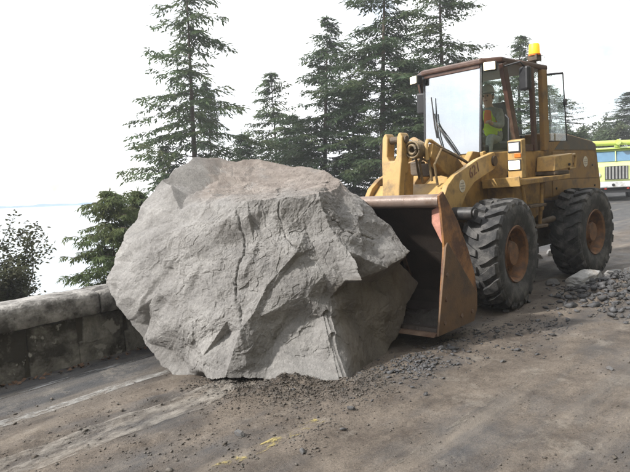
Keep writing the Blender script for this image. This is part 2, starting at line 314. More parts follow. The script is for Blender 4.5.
# ------------------------------------------------------------------ mesh helpers
class MB:
    def __init__(s): s.v = []; s.f = []
    def add(s, vs, fs):
        k = len(s.v); s.v += [tuple(p) for p in vs]; s.f += [tuple(i + k for i in q) for q in fs]; return s
    def box(s, c, d, rot=None):
        vs = []
        for x in (-.5, .5):
            for y in (-.5, .5):
                for z in (-.5, .5):
                    p = Vector((x*d[0], y*d[1], z*d[2]))
                    if rot: p = rot @ p
                    vs.append(p + Vector(c))
        return s.add(vs, [(0, 1, 3, 2), (4, 6, 7, 5), (0, 4, 5, 1), (2, 3, 7, 6), (0, 2, 6, 4), (1, 5, 7, 3)])
    def prism(s, poly, a, b, axis='y', fn=None):
        "polygon extruded: axis y -> poly is (x,z); axis x -> (y,z); axis z -> (x,y)"
        n = len(poly); vs = []
        for w in (a, b):
            for p, q in poly:
                P = (p, w, q) if axis == 'y' else ((w, p, q) if axis == 'x' else (p, q, w))
                vs.append(fn(P) if fn else P)
        fs = [tuple(range(n)), tuple(range(2*n - 1, n - 1, -1))] + [(i, n + i, n + (i + 1) % n, (i + 1) % n) for i in range(n)]
        return s.add(vs, fs)
    def tube(s, pts, r, seg=8, caps=True):
        pts = [Vector(p) for p in pts]; n = len(pts); rs = r if isinstance(r, (list, tuple)) else [r]*n; vs = []; ref = None
        for i, p in enumerate(pts):
            t = (pts[min(i + 1, n - 1)] - pts[max(i - 1, 0)]).normalized()
            if ref is None:
                ref = t.cross(Vector((0, 0, 1)))
                if ref.length < .1: ref = t.cross(Vector((1, 0, 0)))
            a = (ref - t*ref.dot(t)).normalized(); ref = a; b = t.cross(a)
            for k in range(seg):
                w = 2*math.pi*k/seg; vs.append(p + (a*math.cos(w) + b*math.sin(w))*rs[i])
        fs = [(i*seg + k, i*seg + (k + 1) % seg, (i + 1)*seg + (k + 1) % seg, (i + 1)*seg + k) for i in range(n - 1) for k in range(seg)]
        if caps: fs += [tuple(range(seg))[::-1], tuple(range((n - 1)*seg, n*seg))]
        return s.add(vs, fs)
    def lathe(s, prof, seg=32, c=(0, 0, 0), axis='y', closed=False):
        "profile of (radius, position along the axis)"
        vs = []; n = len(prof)
        for k in range(seg):
            w = 2*math.pi*k/seg; cw, sw = math.cos(w), math.sin(w)
            for r, h in prof:
                P = (r*cw, h, r*sw) if axis == 'y' else ((r*cw, r*sw, h) if axis == 'z' else (h, r*cw, r*sw))
                vs.append((P[0] + c[0], P[1] + c[1], P[2] + c[2]))
        m = n if closed else n - 1
        return s.add(vs, [(k*n + i, ((k + 1) % seg)*n + i, ((k + 1) % seg)*n + (i + 1) % n, k*n + (i + 1) % n) for k in range(seg) for i in range(m)])
    def mesh(s, name, m, smooth=False, ang=40):
        me = bpy.data.meshes.new(name); me.from_pydata([tuple(p) for p in s.v], [], s.f)
        bm = bmesh.new(); bm.from_mesh(me); bmesh.ops.recalc_face_normals(bm, faces=bm.faces); bm.to_mesh(me); bm.free()
        me.materials.append(M[m] if isinstance(m, str) else m)
        if smooth:
            me.polygons.foreach_set('use_smooth', [True]*len(me.polygons)); me.set_sharp_from_angle(angle=R(ang))
        return me
    def build(s, name, m, parent=None, mx=None, bevel=0, smooth=False, ang=40):
        return link(name, s.mesh(name, m, smooth, ang), parent, mx, bevel)
def link(name, me, parent=None, mx=None, bevel=0):
    o = bpy.data.objects.new(name, me); COL.objects.link(o)
    if parent: o.parent = parent
    if mx is not None:
        o.matrix_local = mx
    if bevel:
        b = o.modifiers.new('bevel', 'BEVEL'); b.width = bevel; b.segments = 2; b.limit_method = 'ANGLE'; b.angle_limit = R(35)
    return o
def npmesh(name, V, F, m, smooth=False):
    V = np.ascontiguousarray(V, np.float32); F = np.ascontiguousarray(F, np.int32); k = F.shape[1]
    me = bpy.data.meshes.new(name); me.vertices.add(len(V)); me.vertices.foreach_set('co', V.ravel())
    me.loops.add(F.size); me.loops.foreach_set('vertex_index', F.ravel())
    me.polygons.add(len(F)); me.polygons.foreach_set('loop_start', np.arange(0, F.size, k, dtype=np.int32))
    if smooth: me.polygons.foreach_set('use_smooth', np.ones(len(F), bool))
    me.update(calc_edges=True); me.validate(); me.materials.append(M[m] if isinstance(m, str) else m); return me
def tag(o, label=None, cat=None, group=None, kind=None):
    if label: o['label'] = label
    if cat: o['category'] = cat
    if group: o['group'] = group
    if kind: o['kind'] = kind
    return o
def empty(name, loc, rz=0, label=None, cat=None, group=None):
    o = bpy.data.objects.new(name, None); COL.objects.link(o); o.location = loc; o.rotation_euler = (0, 0, rz); o.empty_display_size = .3
    return tag(o, label, cat, group)

# ------------------------------------------------------------------ terrain, road, sea
SL = .025
D = np.array([.685, .728]); D /= np.linalg.norm(D); NN = np.array([-D[1], D[0]]); ROADANG = math.atan2(D[1], D[0])
def wall_n(u):
    u = np.asarray(u, float); t = np.clip(u - 9, 0, 10)
    return 6.4 + .5*.035*t*t + .35*np.clip(u - 19, 0, None)
def base_z(u): return SL*np.clip(np.asarray(u, float), -30, 70)
def mound(u, n, cu, cn, ru, rn, h): return h*np.exp(-(((u - cu)/ru)**2 + ((n - cn)/rn)**2))
def road_h(u, n):
    "relief of the muddy surface above the even road plane"
    u = np.asarray(u, float); n = np.asarray(n, float)
    P = np.stack([u, n, np.zeros_like(u)], -1)
    near = sstep(20, 9, u)
    z = .022*fbm(P*np.array([.5, .9, 1]), 3) + near*(.016*fbm(P*np.array([1.6, 3.2, 1]) + 5, 4) + .010*fbm(P*np.array([7, 11, 1]) + 9, 3))
    mud = sstep(5.9, 5.3, n + .3*pn(P*1.3)); z = z*(.25 + .75*mud)
    ridge = lambda c, w, h, k: h*np.exp(-((n - c - .10*pn(P*np.array([1.1, 0, 0]) + k))/w)**2)*(.5 + 1.1*np.clip(fbm(P*np.array([2.5, 6, 1]) + k, 4) + .35, 0, 1.3))
    z = z + near*(ridge(4.62, .12, .030, 3) + ridge(3.95, .10, .022, 6) + ridge(2.98, .10, .018, 8))
    rough = 1 + 1.2*fbm(P*7, 5, .65)
    z = z + (mound(u, n, 3.35, 4.30, .28, .30, .04) + mound(u, n, 3.72, 3.85, .28, .26, .06) + mound(u, n, 4.1, 3.35, .36, .26, .045))*rough
    z = z + (mound(u, n, 9.1, 2.3, .85, .75, .16) + mound(u, n, 9.7, 2.75, .5, .35, .10))*rough
    z = z + mound(u, n, 5.4, 3.3, .9, .25, .03)*rough
    return z
def U(x, y): return D[0]*x + D[1]*y
def NNf(x, y): return NN[0]*x + NN[1]*y
def ground(x, y):
    u, n = U(x, y), NNf(x, y)
    return float(base_z(u) + road_h(np.array([u]), np.array([n]))[0])
def xy(u, n): return (D[0]*u + NN[0]*n, D[1]*u + NN[1]*n)
SEA = -24.
def terrain_z(x, y):
    x = np.asarray(x, float); y = np.asarray(y, float); u = U(x, y); n = NNf(x, y); d = n - wall_n(u)
    P = np.stack([x, y, np.zeros_like(x)], -1)
    z = base_z(u) - .12
    sea = np.clip(d - .9, 0, None)
    z = z - np.where(d > .9, .62*sea + np.minimum(1, sea*.3)*(1.6*fbm(P*.13, 3) + .4*fbm(P*.6 + 3, 3)), 0)
    hill = np.clip(-7.5 - n, 0, None)  # hillside out of view, raised and steepened to shade right-facing sides
    z = z + np.minimum(hill*2.6, 48)*(1 + .28*fbm(P*.12 + 7, 4)) + np.minimum(hill, 1)*.5*fbm(P*.7, 3)
    return np.maximum(z, -34)
def grid_faces(a, b):
    i = np.arange((a - 1)*(b - 1)); r = i//(b - 1); c = i % (b - 1); k = r*b + c
    return np.stack([k, k + b, k + b + 1, k + 1], -1)
gx = np.concatenate([np.arange(-300, -60, 12.), np.arange(-60, 90, 1.25), np.arange(90, 330, 12.)]); gy = np.concatenate([np.arange(-90, -25, 6.), np.arange(-25, 110, 1.25), np.arange(110, 330, 12.)])
X, Y = np.meshgrid(gx, gy, indexing='ij'); Z = terrain_z(X, Y)
ter = link('terrain', npmesh('terrain', np.stack([X, Y, Z], -1).reshape(-1, 3), grid_faces(len(gx), len(gy)), 'terrain', True)); tag(ter, kind='structure', label='mossy slope falling from the road to the sea')
sea = MB().add([(-50000, -50000, SEA), (50000, -50000, SEA), (50000, 50000, SEA), (-50000, 50000, SEA)], [(0, 1, 2, 3)]).build('sea', 'water'); tag(sea, kind='structure', label='pale glaring sea below the road')

us = np.concatenate([np.arange(-9, .2, .25), np.arange(.2, 7.2, .028), np.arange(7.2, 13, .06), np.arange(13, 30, .4), np.arange(30, 76, 2)])
ts = np.concatenate([np.linspace(0, .42, 22)[:-1], np.linspace(.42, .66, 70)[:-1], np.linspace(.66, 1, 190)])
UU, TT = np.meshgrid(us, ts, indexing='ij'); wn = wall_n(UU) + .1
NM = -8 + TT*(wn + 8)
ZZ = base_z(UU) + road_h(UU, NM)
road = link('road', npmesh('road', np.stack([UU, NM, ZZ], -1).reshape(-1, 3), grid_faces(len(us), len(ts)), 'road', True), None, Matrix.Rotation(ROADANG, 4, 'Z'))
tag(road, kind='structure', label='muddy worn asphalt coast road strewn with stones')

def strip(name, n0, n1, u0, u1, m, lift=.004, wob=.0, seed=0):
    a = np.arange(u0, u1, .04); b = np.linspace(0, 1, 5); A, B = np.meshgrid(a, b, indexing='ij')
    P = np.stack([A*1.2, np.zeros_like(A) + seed, np.zeros_like(A)], -1)
    nn = n0 + (n1 - n0)*B + wob*pn(P); z = base_z(A) + road_h(A, nn) + lift
    o = link(name, npmesh(name, np.stack([A, nn, z], -1).reshape(-1, 3), grid_faces(len(a), 5), m, True), road); return o
strip('edge_line', 5.22, 5.35, -6, 12, 'whiteline', .005, .015, 1)
strip('gutter_line', 5.96, 6.04, -6, 12, 'thinline', .005, .02, 2)
strip('centre_line', 3.09, 3.21, -1, 3.35, 'yellowline', .006, .03, 3)
strip('scrape_mark', 4.16, 4.52, -2, 3.6, 'scrape', .007, .12, 4)  # bright sheen on wet mud, painted as a pale strip
strip('scrape_mark', 2.21, 2.27, 2.6, 5.5, 'faintscrape', .005, .05, 6)

# far shore across the water
m = MB(); k = 60; pts = []
xs = [-4200 + 50*i for i in range(k)]
hs = [max(2, 26*math.sin(math.pi*min(1, (i + 1)/(k - 6.)))**.7 + 9*math.sin(i*.9)*math.sin(i*.37)) if i < k - 6 else 1.5 for i in range(k)]
for yy, hh in ((6500, 0.), (6800, 1.), (7600, 0.)):
    pts += [(x*1.0, yy, SEA - 1 + hh*(h + 1)) for x, h in zip(xs, hs)]
fs = [(r*k + i, r*k + i + 1, (r + 1)*k + i + 1, (r + 1)*k + i) for r in range(2) for i in range(k - 1)]
tag(m.add(pts, fs).build('far_shore', mat('blue_far_shore', (.14, .22, .33), .95, .15, .002, 0), smooth=True), kind='structure', label='thin blue line of far shore across the water')  # distance haze is put into the blue of the land

# ------------------------------------------------------------------ parapet wall
wall = empty('parapet_wall', (*xy(2.8, 6.4), 0), 0, 'low stained concrete parapet wall with thick cap at the seaward road edge', 'wall')
wallM = Matrix.Translation((-xy(2.8, 6.4)[0], -xy(2.8, 6.4)[1], 0)) @ Matrix.Rotation(ROADANG, 4, 'Z')
def wfrm(u):
    "point on the wall's road face, along and outward directions in (u,n)"
    s = (wall_n(u + .05) - wall_n(u - .05))/.1; t = np.array([1, s]); t /= np.linalg.norm(t)
    return np.array([u, float(wall_n(u))]), t, np.array([-t[1], t[0]])
def capmesh(u0, u1, seed):
    "eroded coping block: cross-section swept along the wall and roughened"
    prof_ = [(-.06, .53), (-.075, .55), (-.078, .62), (-.074, .70), (-.062, .745), (-.03, .772), (.08, .782), (.2, .786), (.32, .782), (.44, .772), (.47, .74), (.475, .62), (.46, .53)]
    a = np.concatenate([[u0], np.arange(u0 + .02, u1 - .02, .045), [u1]]); vs = []; n_ = len(prof_)
    for u in a:
        p, t, o = wfrm(u); b = float(base_z(u)); ed = .02*math.exp(-min(u - u0, u1 - u)/.02)
        for w, z in prof_:
            cw, cz = .2, .65; w2 = cw + (w - cw)*(1 - ed*1.2); z2 = cz + (z - cz)*(1 - ed*4); q = p + o*w2; vs.append((q[0], q[1], b + z2))
    vs = np.array(vs); nz_ = .020*fbm(vs*np.array([2.5, 5, 5]) + seed, 4, .6) + .008*fbm(vs*22 + seed, 3); cc = np.tile(np.array([[w - .2, z - .65] for w, z in prof_]), (len(a), 1)); cc /= np.linalg.norm(cc, axis=1)[:, None]
    vs[:, 1] += cc[:, 0]*nz_; vs[:, 2] += cc[:, 1]*nz_
    fs = [(i*n_ + k, i*n_ + (k + 1) % n_, (i + 1)*n_ + (k + 1) % n_, (i + 1)*n_ + k) for i in range(len(a) - 1) for k in range(n_)] + [tuple(range(n_)), tuple(range((len(a) - 1)*n_, len(a)*n_))[::-1]]
    return MB().add([tuple(v_) for v_ in vs], fs)
def wbox(u0, u1, out0, out1, z0, z1, jit=.006, nseg=1, rnd=0., top_tilt=0.):
    m = MB(); vs = []; a = np.linspace(u0, u1, nseg + 1)
    for u in a:
        p, t, o = wfrm(u); b = float(base_z(u))
        for (w, z) in ((out0, z0), (out1, z0), (out1, z1), (out0, z1 + top_tilt)):
            q = p + o*w; vs.append((q[0], q[1] + random.uniform(-jit, jit), b + z + random.uniform(-jit, jit)))
    fs = [(0, 1, 2, 3), tuple(4*nseg + i for i in (3, 2, 1, 0))]
    for i in range(nseg):
        for k in range(4): fs.append((4*i + k, 4*i + (k + 1) % 4, 4*i + 4 + (k + 1) % 4, 4*i + 4 + k))
    return m.add(vs, fs)
u = -8.
while u < 40:
    L_ = 6 if u > 10 else 2
    wbox(u, u + L_, .03, .42, -.4, .53, .002, 8).build('core', 'walldark', wall, wallM); u += L_
capjoint = [-8.2, -6.3, -4.4, -2.4, -.5, 1.35, 3.18, 4.9, 6.8, 8.7, 10.6, 13, 16, 19, 22, 26, 30, 35, 40]
for a, b in zip(capjoint[:-1], capjoint[1:]):
    capmesh(a + .010, b - .010, a*3.7).build('cap_stone', 'cap', wall, wallM, 0, True, 50)
# irregular face stones, set proud of dark recessed joints
u = -8.
while u < 12:
    z = .0; w = random.uniform(.4, .9)
    rows = random.choice([(.0, .26, .53), (.0, .53), (.0, .31, .53), (.0, .2, .53)])
    for z0, z1 in zip(rows[:-1], rows[1:]):
        j = lambda: random.uniform(-.045, .045)
        p = [(u + .02 + j()*.7, z0 - .06), (u + w - .02 + j()*.7, z0 - .06), (u + w - .02 + j(), z1 - .014 + (0 if z1 > .52 else j()*.4)), (u + .02 + j(), z1 - .014 + (0 if z1 > .52 else j()*.4))]
        vs = []
        for dpt in (.10, random.uniform(-.004, .018)):
            for (uu, zz) in p:
                q, t, o = wfrm(uu); q = q + o*(dpt + random.uniform(-.004, .004)); vs.append((q[0], q[1], float(base_z(uu)) + zz))
        MB().add(vs, [(3, 2, 1, 0), (4, 5, 6, 7), (0, 1, 5, 4), (1, 2, 6, 5), (2, 3, 7, 6), (3, 0, 4, 7)]).build('face_stone', 'wallface', wall, wallM, .018)
    u += w

# ------------------------------------------------------------------ boulder
# sculpted corner points of the rock: crests, ledges, hollows and flake edges
CP = [(-1.429, 7.2, 2.349), (-1.124, 7.5, 2.315), (-0.734, 7.6, 2.277), (-0.326, 7.5, 2.215), (0.135, 7.3, 2.109), (0.337, 7.0, 1.959), (-1.439, 6.45, 1.729),
      (-1.129, 6.25, 1.767), (-0.659, 6.05, 1.789), (-0.275, 6.0, 1.817), (0.049, 6.05, 1.846), (0.27, 6.5, 1.906), (-1.308, 6.95, 1.934), (-0.815, 7.0, 1.963),
      (-0.25, 6.95, 1.964), (-1.395, 6.75, 1.864), (-1.1, 7.05, 2.051), (-1.736, 6.95, 2.069), (-1.974, 6.85, 1.777), (-2.114, 6.7, 1.45), (-1.57, 6.75, 1.986),
      (-1.685, 6.55, 1.725), (-1.964, 6.42, 1.336), (-1.665, 6.3, 1.46), (-1.51, 6.4, 1.607), (-1.894, 6.62, 1.524), (-2.297, 6.45, 1.008), (-2.206, 6.5, 1.145),
      (-2.189, 6.32, 0.838), (-1.968, 6.22, 0.606), (-1.815, 6.15, 0.388), (-1.624, 6.0, 0.139), (-1.499, 5.92, 0.069), (-1.922, 6.22, 1.054), (-1.664, 6.05, 0.863),
      (-1.329, 5.83, 0.619), (-1.097, 5.64, 0.365), (-0.999, 5.48, 0.164), (-1.756, 6.22, 0.551), (-1.498, 6.02, 0.306), (-1.284, 5.85, 0.071), (-1.402, 6.08, 1.234),
      (-1.048, 5.98, 1.393), (-1.042, 5.82, 0.983), (-0.87, 5.61, 0.674), (-0.892, 5.44, 0.172), (-1.231, 6.15, 1.608), (-0.881, 6.02, 1.599), (-0.644, 5.97, 1.592),
      (-0.609, 5.995, 1.578), (-0.612, 5.92, 1.379), (-0.687, 5.83, 1.258), (-0.421, 5.91, 1.452), (-0.184, 5.74, 1.288), (-0.366, 5.7, 1.103), (-0.477, 5.66, 0.994),
      (-0.609, 5.58, 0.747), (-0.73, 5.52, 0.611), (-0.666, 5.46, 0.156), (-0.841, 5.69, 0.566), (-0.817, 5.68, 0.093), (-0.073, 5.96, 1.515), (-0.018, 5.88, 1.304),
      (-0.167, 5.78, 1.236), (-0.34, 5.735, 1.05), (-0.447, 5.7, 0.924), (-0.553, 5.62, 0.71), (0.067, 5.8, 1.071), (-0.145, 5.74, 0.984), (0.066, 6.0, 1.765),
      (0.153, 5.92, 1.561), (0.254, 5.86, 1.348), (0.202, 5.8, 1.171), (0.262, 5.78, 0.992), (0.436, 5.66, 1.002), (0.327, 5.82, 1.269), (1.022, 6.36, 1.193),
      (0.808, 6.6, 1.441), (0.517, 6.55, 1.703), (0.577, 6.12, 1.257), (0.71, 6.0, 1.067), (0.368, 6.15, 1.541), (0.92, 6.5, 1.301), (0.627, 6.3, 0.883),
      (0.808, 6.45, 0.947), (0.305, 5.93, 0.936), (0.11, 5.86, 0.805), (-0.099, 5.71, 0.856), (-0.296, 5.68, 0.817), (-0.213, 5.77, 0.659), (-0.004, 5.77, 0.64),
      (-0.428, 5.7, 0.441), (-0.12, 5.64, 0.349), (-0.52, 5.5, 0.137), (-0.126, 5.42, 0.141), (-0.393, 5.72, 0.656), (0.086, 5.72, 0.678), (0.209, 5.38, 0.134),
      (0.147, 5.55, 0.413), (0.491, 6.1, 0.908), (0.919, 6.55, 1.048), (1.133, 6.7, 0.796), (1.02, 6.6, 0.592), (0.77, 6.35, 0.18), (0.506, 5.85, -0.006),
      (0.429, 6.02, 0.447), (0.747, 6.3, 0.717), (0.677, 6.15, 0.036)]
CP += [(-1.55, 7.05, 2.233), (-1.873, 6.92, 1.92), (-2.055, 6.8, 1.611), (-2.206, 6.6, 1.198), (-1.996, 6.4, 1.194), (-1.628, 6.72, 1.898), (-1.62, 7.5, 2.12), (-1.9, 7.3, 1.75),
       (-1.3, 7.7, .2), (-.2, 7.9, .5), (.6, 7.4, .4), (-1.95, 7.2, .9), (-1.0, 7.95, 1.5), (0, 7.9, 1.4), (.7, 7.35, 1.2), (-1.7, 7.5, 1.7), (-1.0, 6.3, -.05), (0, 6.1, -.05), (-.4, 7.0, -.1), (.6, 6.6, -.02), (-1.5, 6.8, .1), (.75, 7.0, .2), (-.6, 7.6, -.05)]
C0 = np.array([-.45, 6.75, .95])
from mathutils.bvhtree import BVHTree
CPv = np.array(CP); CD = CPv - C0; CR = np.linalg.norm(CD, axis=1)
hb = bmesh.new(); keep = {}
for k, p in enumerate(CD/CR[:, None]):
    vtx = hb.verts.new(p); keep[vtx] = k
hb.verts.index_update(); bmesh.ops.convex_hull(hb, input=list(hb.verts))      # neighbours on the sphere of directions become the facets
ctris = [[keep[v_] for v_ in f.verts] for f in hb.faces]; hb.free()
tree = BVHTree.FromPolygons([tuple(p) for p in CD], ctris)
bm = bmesh.new(); bmesh.ops.create_icosphere(bm, subdivisions=9, radius=1); bm.verts.ensure_lookup_table()
tmp = bpy.data.meshes.new('t'); bm.to_mesh(tmp); bm.free()
dv = np.empty(len(tmp.vertices)*3); tmp.vertices.foreach_get('co', dv); dv = dv.reshape(-1, 3); dv /= np.linalg.norm(dv, axis=1)[:, None]
bf = np.empty(len(tmp.polygons)*3, np.int32); tmp.polygons.foreach_get('vertices', bf); bf = bf.reshape(-1, 3); bpy.data.meshes.remove(tmp)
def cast(d):
    h = tree.ray_cast((0, 0, 0), d); return h[3] if h[3] else 1.5
r0 = np.array([cast(d) for d in dv.tolist()])
P = C0 + dv*r0[:, None]
wp = P + .16*np.stack([fbm(P*2.2 + k*31, 3) for k in range(3)], -1)
# the weathered older face low on the right is smoother than the fresh breaks
lowr = sstep(.02, -.10, P[:, 2] - (1.02 + .28*(P[:, 0] - .3)) + .05*fbm(P*3, 2))*sstep(-.03, .09, P[:, 0] + .22*(P[:, 2] - .1) - .27)*sstep(7.3, 7.0, P[:, 1])
soft = 1 - .15*lowr
patch = sstep(-.25, .35, fbm(P*1.3 + 60, 3))                                          # rough and smooth areas
def tri(x): return np.abs((x % 2.) - 1) - .5
g_ = np.random.default_rng(21); fold = 0
for k in range(11):                                                                   # small creased planes
    n_ = g_.normal(size=3); n_ /= np.linalg.norm(n_); fq = g_.uniform(2.0, 3.4) if k < 4 else g_.uniform(4.5, 11.); fold = fold + (.045 if k < 4 else .10)/fq*tri((P + .12*(wp - P)) @ n_*fq + g_.uniform(0, 2))
d1, cv, d2 = cell(wp*np.array([6.5, 6.5, 4.2]) + 23); d1b, cvb, d2b = cell(wp*np.array([15, 15, 11]) + 5)
disp = fold*soft + .016*(cv - .5)*patch*soft + .008*(cvb - .5)*soft + .010*fbm(wp*4, 4)*soft + (.003 + .009*patch)*fbm(wp*10., 5, .65)*(.3 + .7*soft) + .0045*fbm(P*28, 4, .7)
fl = P @ np.array([.85, -.1, -.25]) + .22*fbm(P*1.5 + 15, 3) + .04*fbm(P*6 + 8, 3); ph = (fl*2.3 + .2) % 1.0; saw = np.where(ph < .9, ph/.9, (1 - ph)/.1) - .5
disp += .030*saw*soft*sstep(-.05, .25, fbm(P*1.4 + 33, 2))                              # thin flakes
r = r0 + disp
# split step above the road, left of the hollow
def seg_d(P, a, b):
    a = np.array(a); b = np.array(b); ab = b - a; t = np.clip(((P - a) @ ab)/(ab @ ab), 0, 1); return np.linalg.norm(P - a - t[:, None]*ab, axis=1)
P = C0 + dv*r[:, None]
r = r - .13*np.exp(-(seg_d(P, (-1.28, 5.75, .0), (-1.15, 5.7, .03))/.10)**2)                     # gap under the left foot
r = r - .05*np.exp(-(seg_d(P, (-1.60, 6.0, .82), (-1.58, 6.0, .80))/.05)**2)                     # pock mark
# thin cracks
Q = P + .05*np.stack([fbm(P*4 + 9*k, 4, .6) for k in range(3)], -1)
for ch, wd, dp_ in (([(-.78, 6.0, 1.72), (-.70, 5.9, 1.35), (-.80, 5.75, 1.0), (-.72, 5.6, .62)], .010, .030), ([(-1.75, 6.3, 1.25), (-1.35, 6.1, 1.05), (-1.05, 5.95, 1.12)], .008, .022), ([(-1.55, 6.15, .75), (-1.2, 5.9, .55), (-1.0, 5.65, .30)], .009, .026),
                    ([(-.35, 6.0, 1.75), (-.30, 5.85, 1.45), (-.12, 5.75, 1.25)], .009, .030), ([(.12, 6.0, 1.7), (.30, 6.0, 1.45), (.62, 6.25, 1.35)], .009, .026), ([(.3, 5.6, .5), (.55, 6.0, .55), (.85, 6.5, .7)], .008, .02), ([(-.45, 5.55, .35), (-.15, 5.6, .30), (.08, 5.55, .36)], .008, .02)):
    for a_, b_ in zip(ch[:-1], ch[1:]):
        # measured across the surface: only the sideways distance counts
        r = r - dp_*np.exp(-(seg_d(Q*np.array([1, .15, 1]), np.array(a_)*[1, .15, 1], np.array(b_)*[1, .15, 1])/wd)**2)*(dv[:, 1] < .1)
# drill groove: half of a round hole running down the right-hand edge
P = C0 + dv*r[:, None]
gd = seg_d(P, (0.086, 5.72, 0.678), (0.209, 5.38, 0.134)); r = r - np.where(gd < .042, np.sqrt(np.clip(.042**2 - gd**2, 0, None))*1.15, 0)
P = C0 + dv*r[:, None]
gb = base_z(U(P[:, 0], P[:, 1])) - .06; P[:, 2] = np.maximum(P[:, 2], gb)
me = npmesh('boulder', P - np.array([-.5, 6.4, 0]), bf, 'boulder', True); me.set_sharp_from_angle(angle=R(38))
nr = np.empty(len(P)*3, np.float32); me.vertices.foreach_get('normal', nr); nr = nr.reshape(-1, 3)
at = me.attributes.new('weathered', 'FLOAT', 'POINT'); wv = lowr*.9
at.data.foreach_set('value', wv.astype(np.float32))
at = me.attributes.new('soil', 'FLOAT', 'POINT'); so = sstep(.45, .85, nr[:, 2] + .35*fbm(P*4, 4))*sstep(1.70, 1.95, P[:, 2] + .15*fbm(P*2 + 4, 3))*sstep(-1.5, -1.1, P[:, 0])*.8
at.data.foreach_set('value', so.astype(np.float32))
bo = link('boulder', me); bo.location = (-.5, 6.4, 0); tag(bo, 'huge angular grey boulder lying on the road in front of the bucket', 'boulder')

# ------------------------------------------------------------------ loose rock
def rockmesh(name, m, seed, sub=2, flat=1., cut=.5):
    g = np.random.default_rng(seed); b = bmesh.new(); bmesh.ops.create_icosphere(b, subdivisions=sub, radius=1)
    V = np.array([v.co[:] for v in b.verts]); F = np.array([[v.index for v in f.verts] for f in b.faces]); b.free()
    r = np.full(len(V), 1.)
    for _ in range(18):
        n = g.normal(size=3); n /= np.linalg.norm(n); dn = V @ n; r = np.minimum(r, np.where(dn > .05, g.uniform(cut, .78)/np.maximum(dn, .05), 9))
    r += .05*fbm(V*2.2 + seed, 3) + (.03*fbm(V*7 + seed, 3) if sub > 2 else 0); V = V*r[:, None]*np.array([g.uniform(.9, 1.25), g.uniform(.55, .95), flat*g.uniform(.45, .8)])
    me = npmesh(name, V, F, m); return me
def rock(loc, size, rz, m, label, seed, flat=1., tilt=(0, 0), name='rock', cat='rock', sink=.55):
    me = rockmesh(name, m, seed, 5, flat, .42); o = link(name, me); o.scale = (size,)*3
    hz = max(v.co.z for v in me.vertices)*size
    o.location = (loc[0], loc[1], ground(*loc[:2]) + hz*(1 - sink)); o.rotation_euler = (tilt[0], tilt[1], rz); return tag(o, label, cat, 'loose rocks on the road')
rock((4.00, 8.95), .42, .4, 'palerock', 'broad flat pale slab leaning on the rubble beside the rear tyre', 3, .62, (.30, -.30), sink=-.15)
rock((4.50, 9.15), .20, 1.4, 'palerock', 'pale angular rock just behind the broad pale slab', 8, .9, (.2, .1))
rock((4.05, 8.52), .14, 2.0, 'darkrock', 'small grey rock in front of the broad pale slab', 12, .8)
rock((4.85, 9.0), .24, .2, 'darkrock', 'dark rock high on the rubble heap at right edge', 15, .8, (.1, .3))
rock((4.62, 8.62), .19, 2.6, 'darkrock', 'dark angular rock on the right front of the rubble heap', 19, .9)
rock((3.72, 9.35), .15, .9, 'darkrock', 'grey rock between the tyres at the left of the rubble heap', 22, .8)
rock((4.9, 9.75), .20, .3, 'palerock', 'grey rock behind the heap close to the rear tyre', 27, .8)
rock((1.78, 5.75), .042, .3, 'darkrock', 'small dark stone alone on the open road before the bucket', 31, 1.)
rock((2.62, 5.32), .05, 1.1, 'darkrock', 'small stone alone at the right edge of the road', 33, 1.)
rock((-.15, 4.02), .05, 1.7, 'darkrock', 'fist sized dark stone beside the worn yellow line', 35, 1.)
rock((-.62, 4.35), .055, 2.2, 'darkrock', 'dark stone on the muddy ridge left of the yellow line', 37, 1.)
for k, (x, y, s, lb) in enumerate([(4.55, 12.4, .22, 'white sunlit rock seen under the loader beyond its axle'), (5.0, 12.75, .18, 'small white sunlit rock right of another under the loader')]):
    rock((x, y), s, k, 'palerock', lb, 50 + k, 1.)

PB = []                                                # angular chips: hulls of a few scattered corner points
for k in range(18):
    g = np.random.default_rng(300 + k); q_ = g.normal(size=(9, 3)); q_ /= np.linalg.norm(q_, axis=1)[:, None]; q_ *= g.uniform(.75, 1.05, (9, 1))*np.array([g.uniform(.9, 1.4), g.uniform(.5, .9), g.uniform(.35, .7)])
    hb = bmesh.new()
    for p in q_: hb.verts.new(p)
    bmesh.ops.convex_hull(hb, input=list(hb.verts)); bmesh.ops.triangulate(hb, faces=hb.faces); hb.verts.index_update(); hb.verts.ensure_lookup_table()
    PB.append((np.array([v_.co[:] for v_ in hb.verts]), np.array([[v_.index for v_ in f.verts] for f in hb.faces]))); hb.free()
def scatter(name, un, size, m, label, lift=.3):
    n = len(un); Vs = []; Fs = []; k0 = 0
    z = base_z(un[:, 0]) + road_h(un[:, 0], un[:, 1]); X = un[:, 0]*D[0] + un[:, 1]*NN[0]; Yy = un[:, 0]*D[1] + un[:, 1]*NN[1]
    w = rng.integers(0, len(PB), n); A = rng.uniform(0, 6.28, n)
    for j, (V, F) in enumerate(PB):
        I = np.nonzero(w == j)[0]
        if not len(I): continue
        ca, sa = np.cos(A[I])[:, None], np.sin(A[I])[:, None]; s = size[I][:, None]
        vx = (V[None, :, 0]*ca - V[None, :, 1]*sa)*s + X[I][:, None]; vy = (V[None, :, 0]*sa + V[None, :, 1]*ca)*s + Yy[I][:, None]; vz = V[None, :, 2]*s + z[I][:, None] + lift*s
        Vs.append(np.stack([vx, vy, vz], -1).reshape(-1, 3)); f = F[None] + (np.arange(len(I))*len(V))[:, None, None] + k0; Fs.append(f.reshape(-1, 3)); k0 += len(I)*len(V)
    return tag(link(name, npmesh(name, np.concatenate(Vs), np.concatenate(Fs), m)), label, 'gravel', None, 'stuff')
def lognorm(n, med, sig, hi): return np.minimum(med*np.exp(rng.normal(0, sig, n)), hi)
def line_pts(u0, u1, c, w, n): return np.stack([rng.uniform(u0, u1, n), rng.normal(c, w, n)], -1)
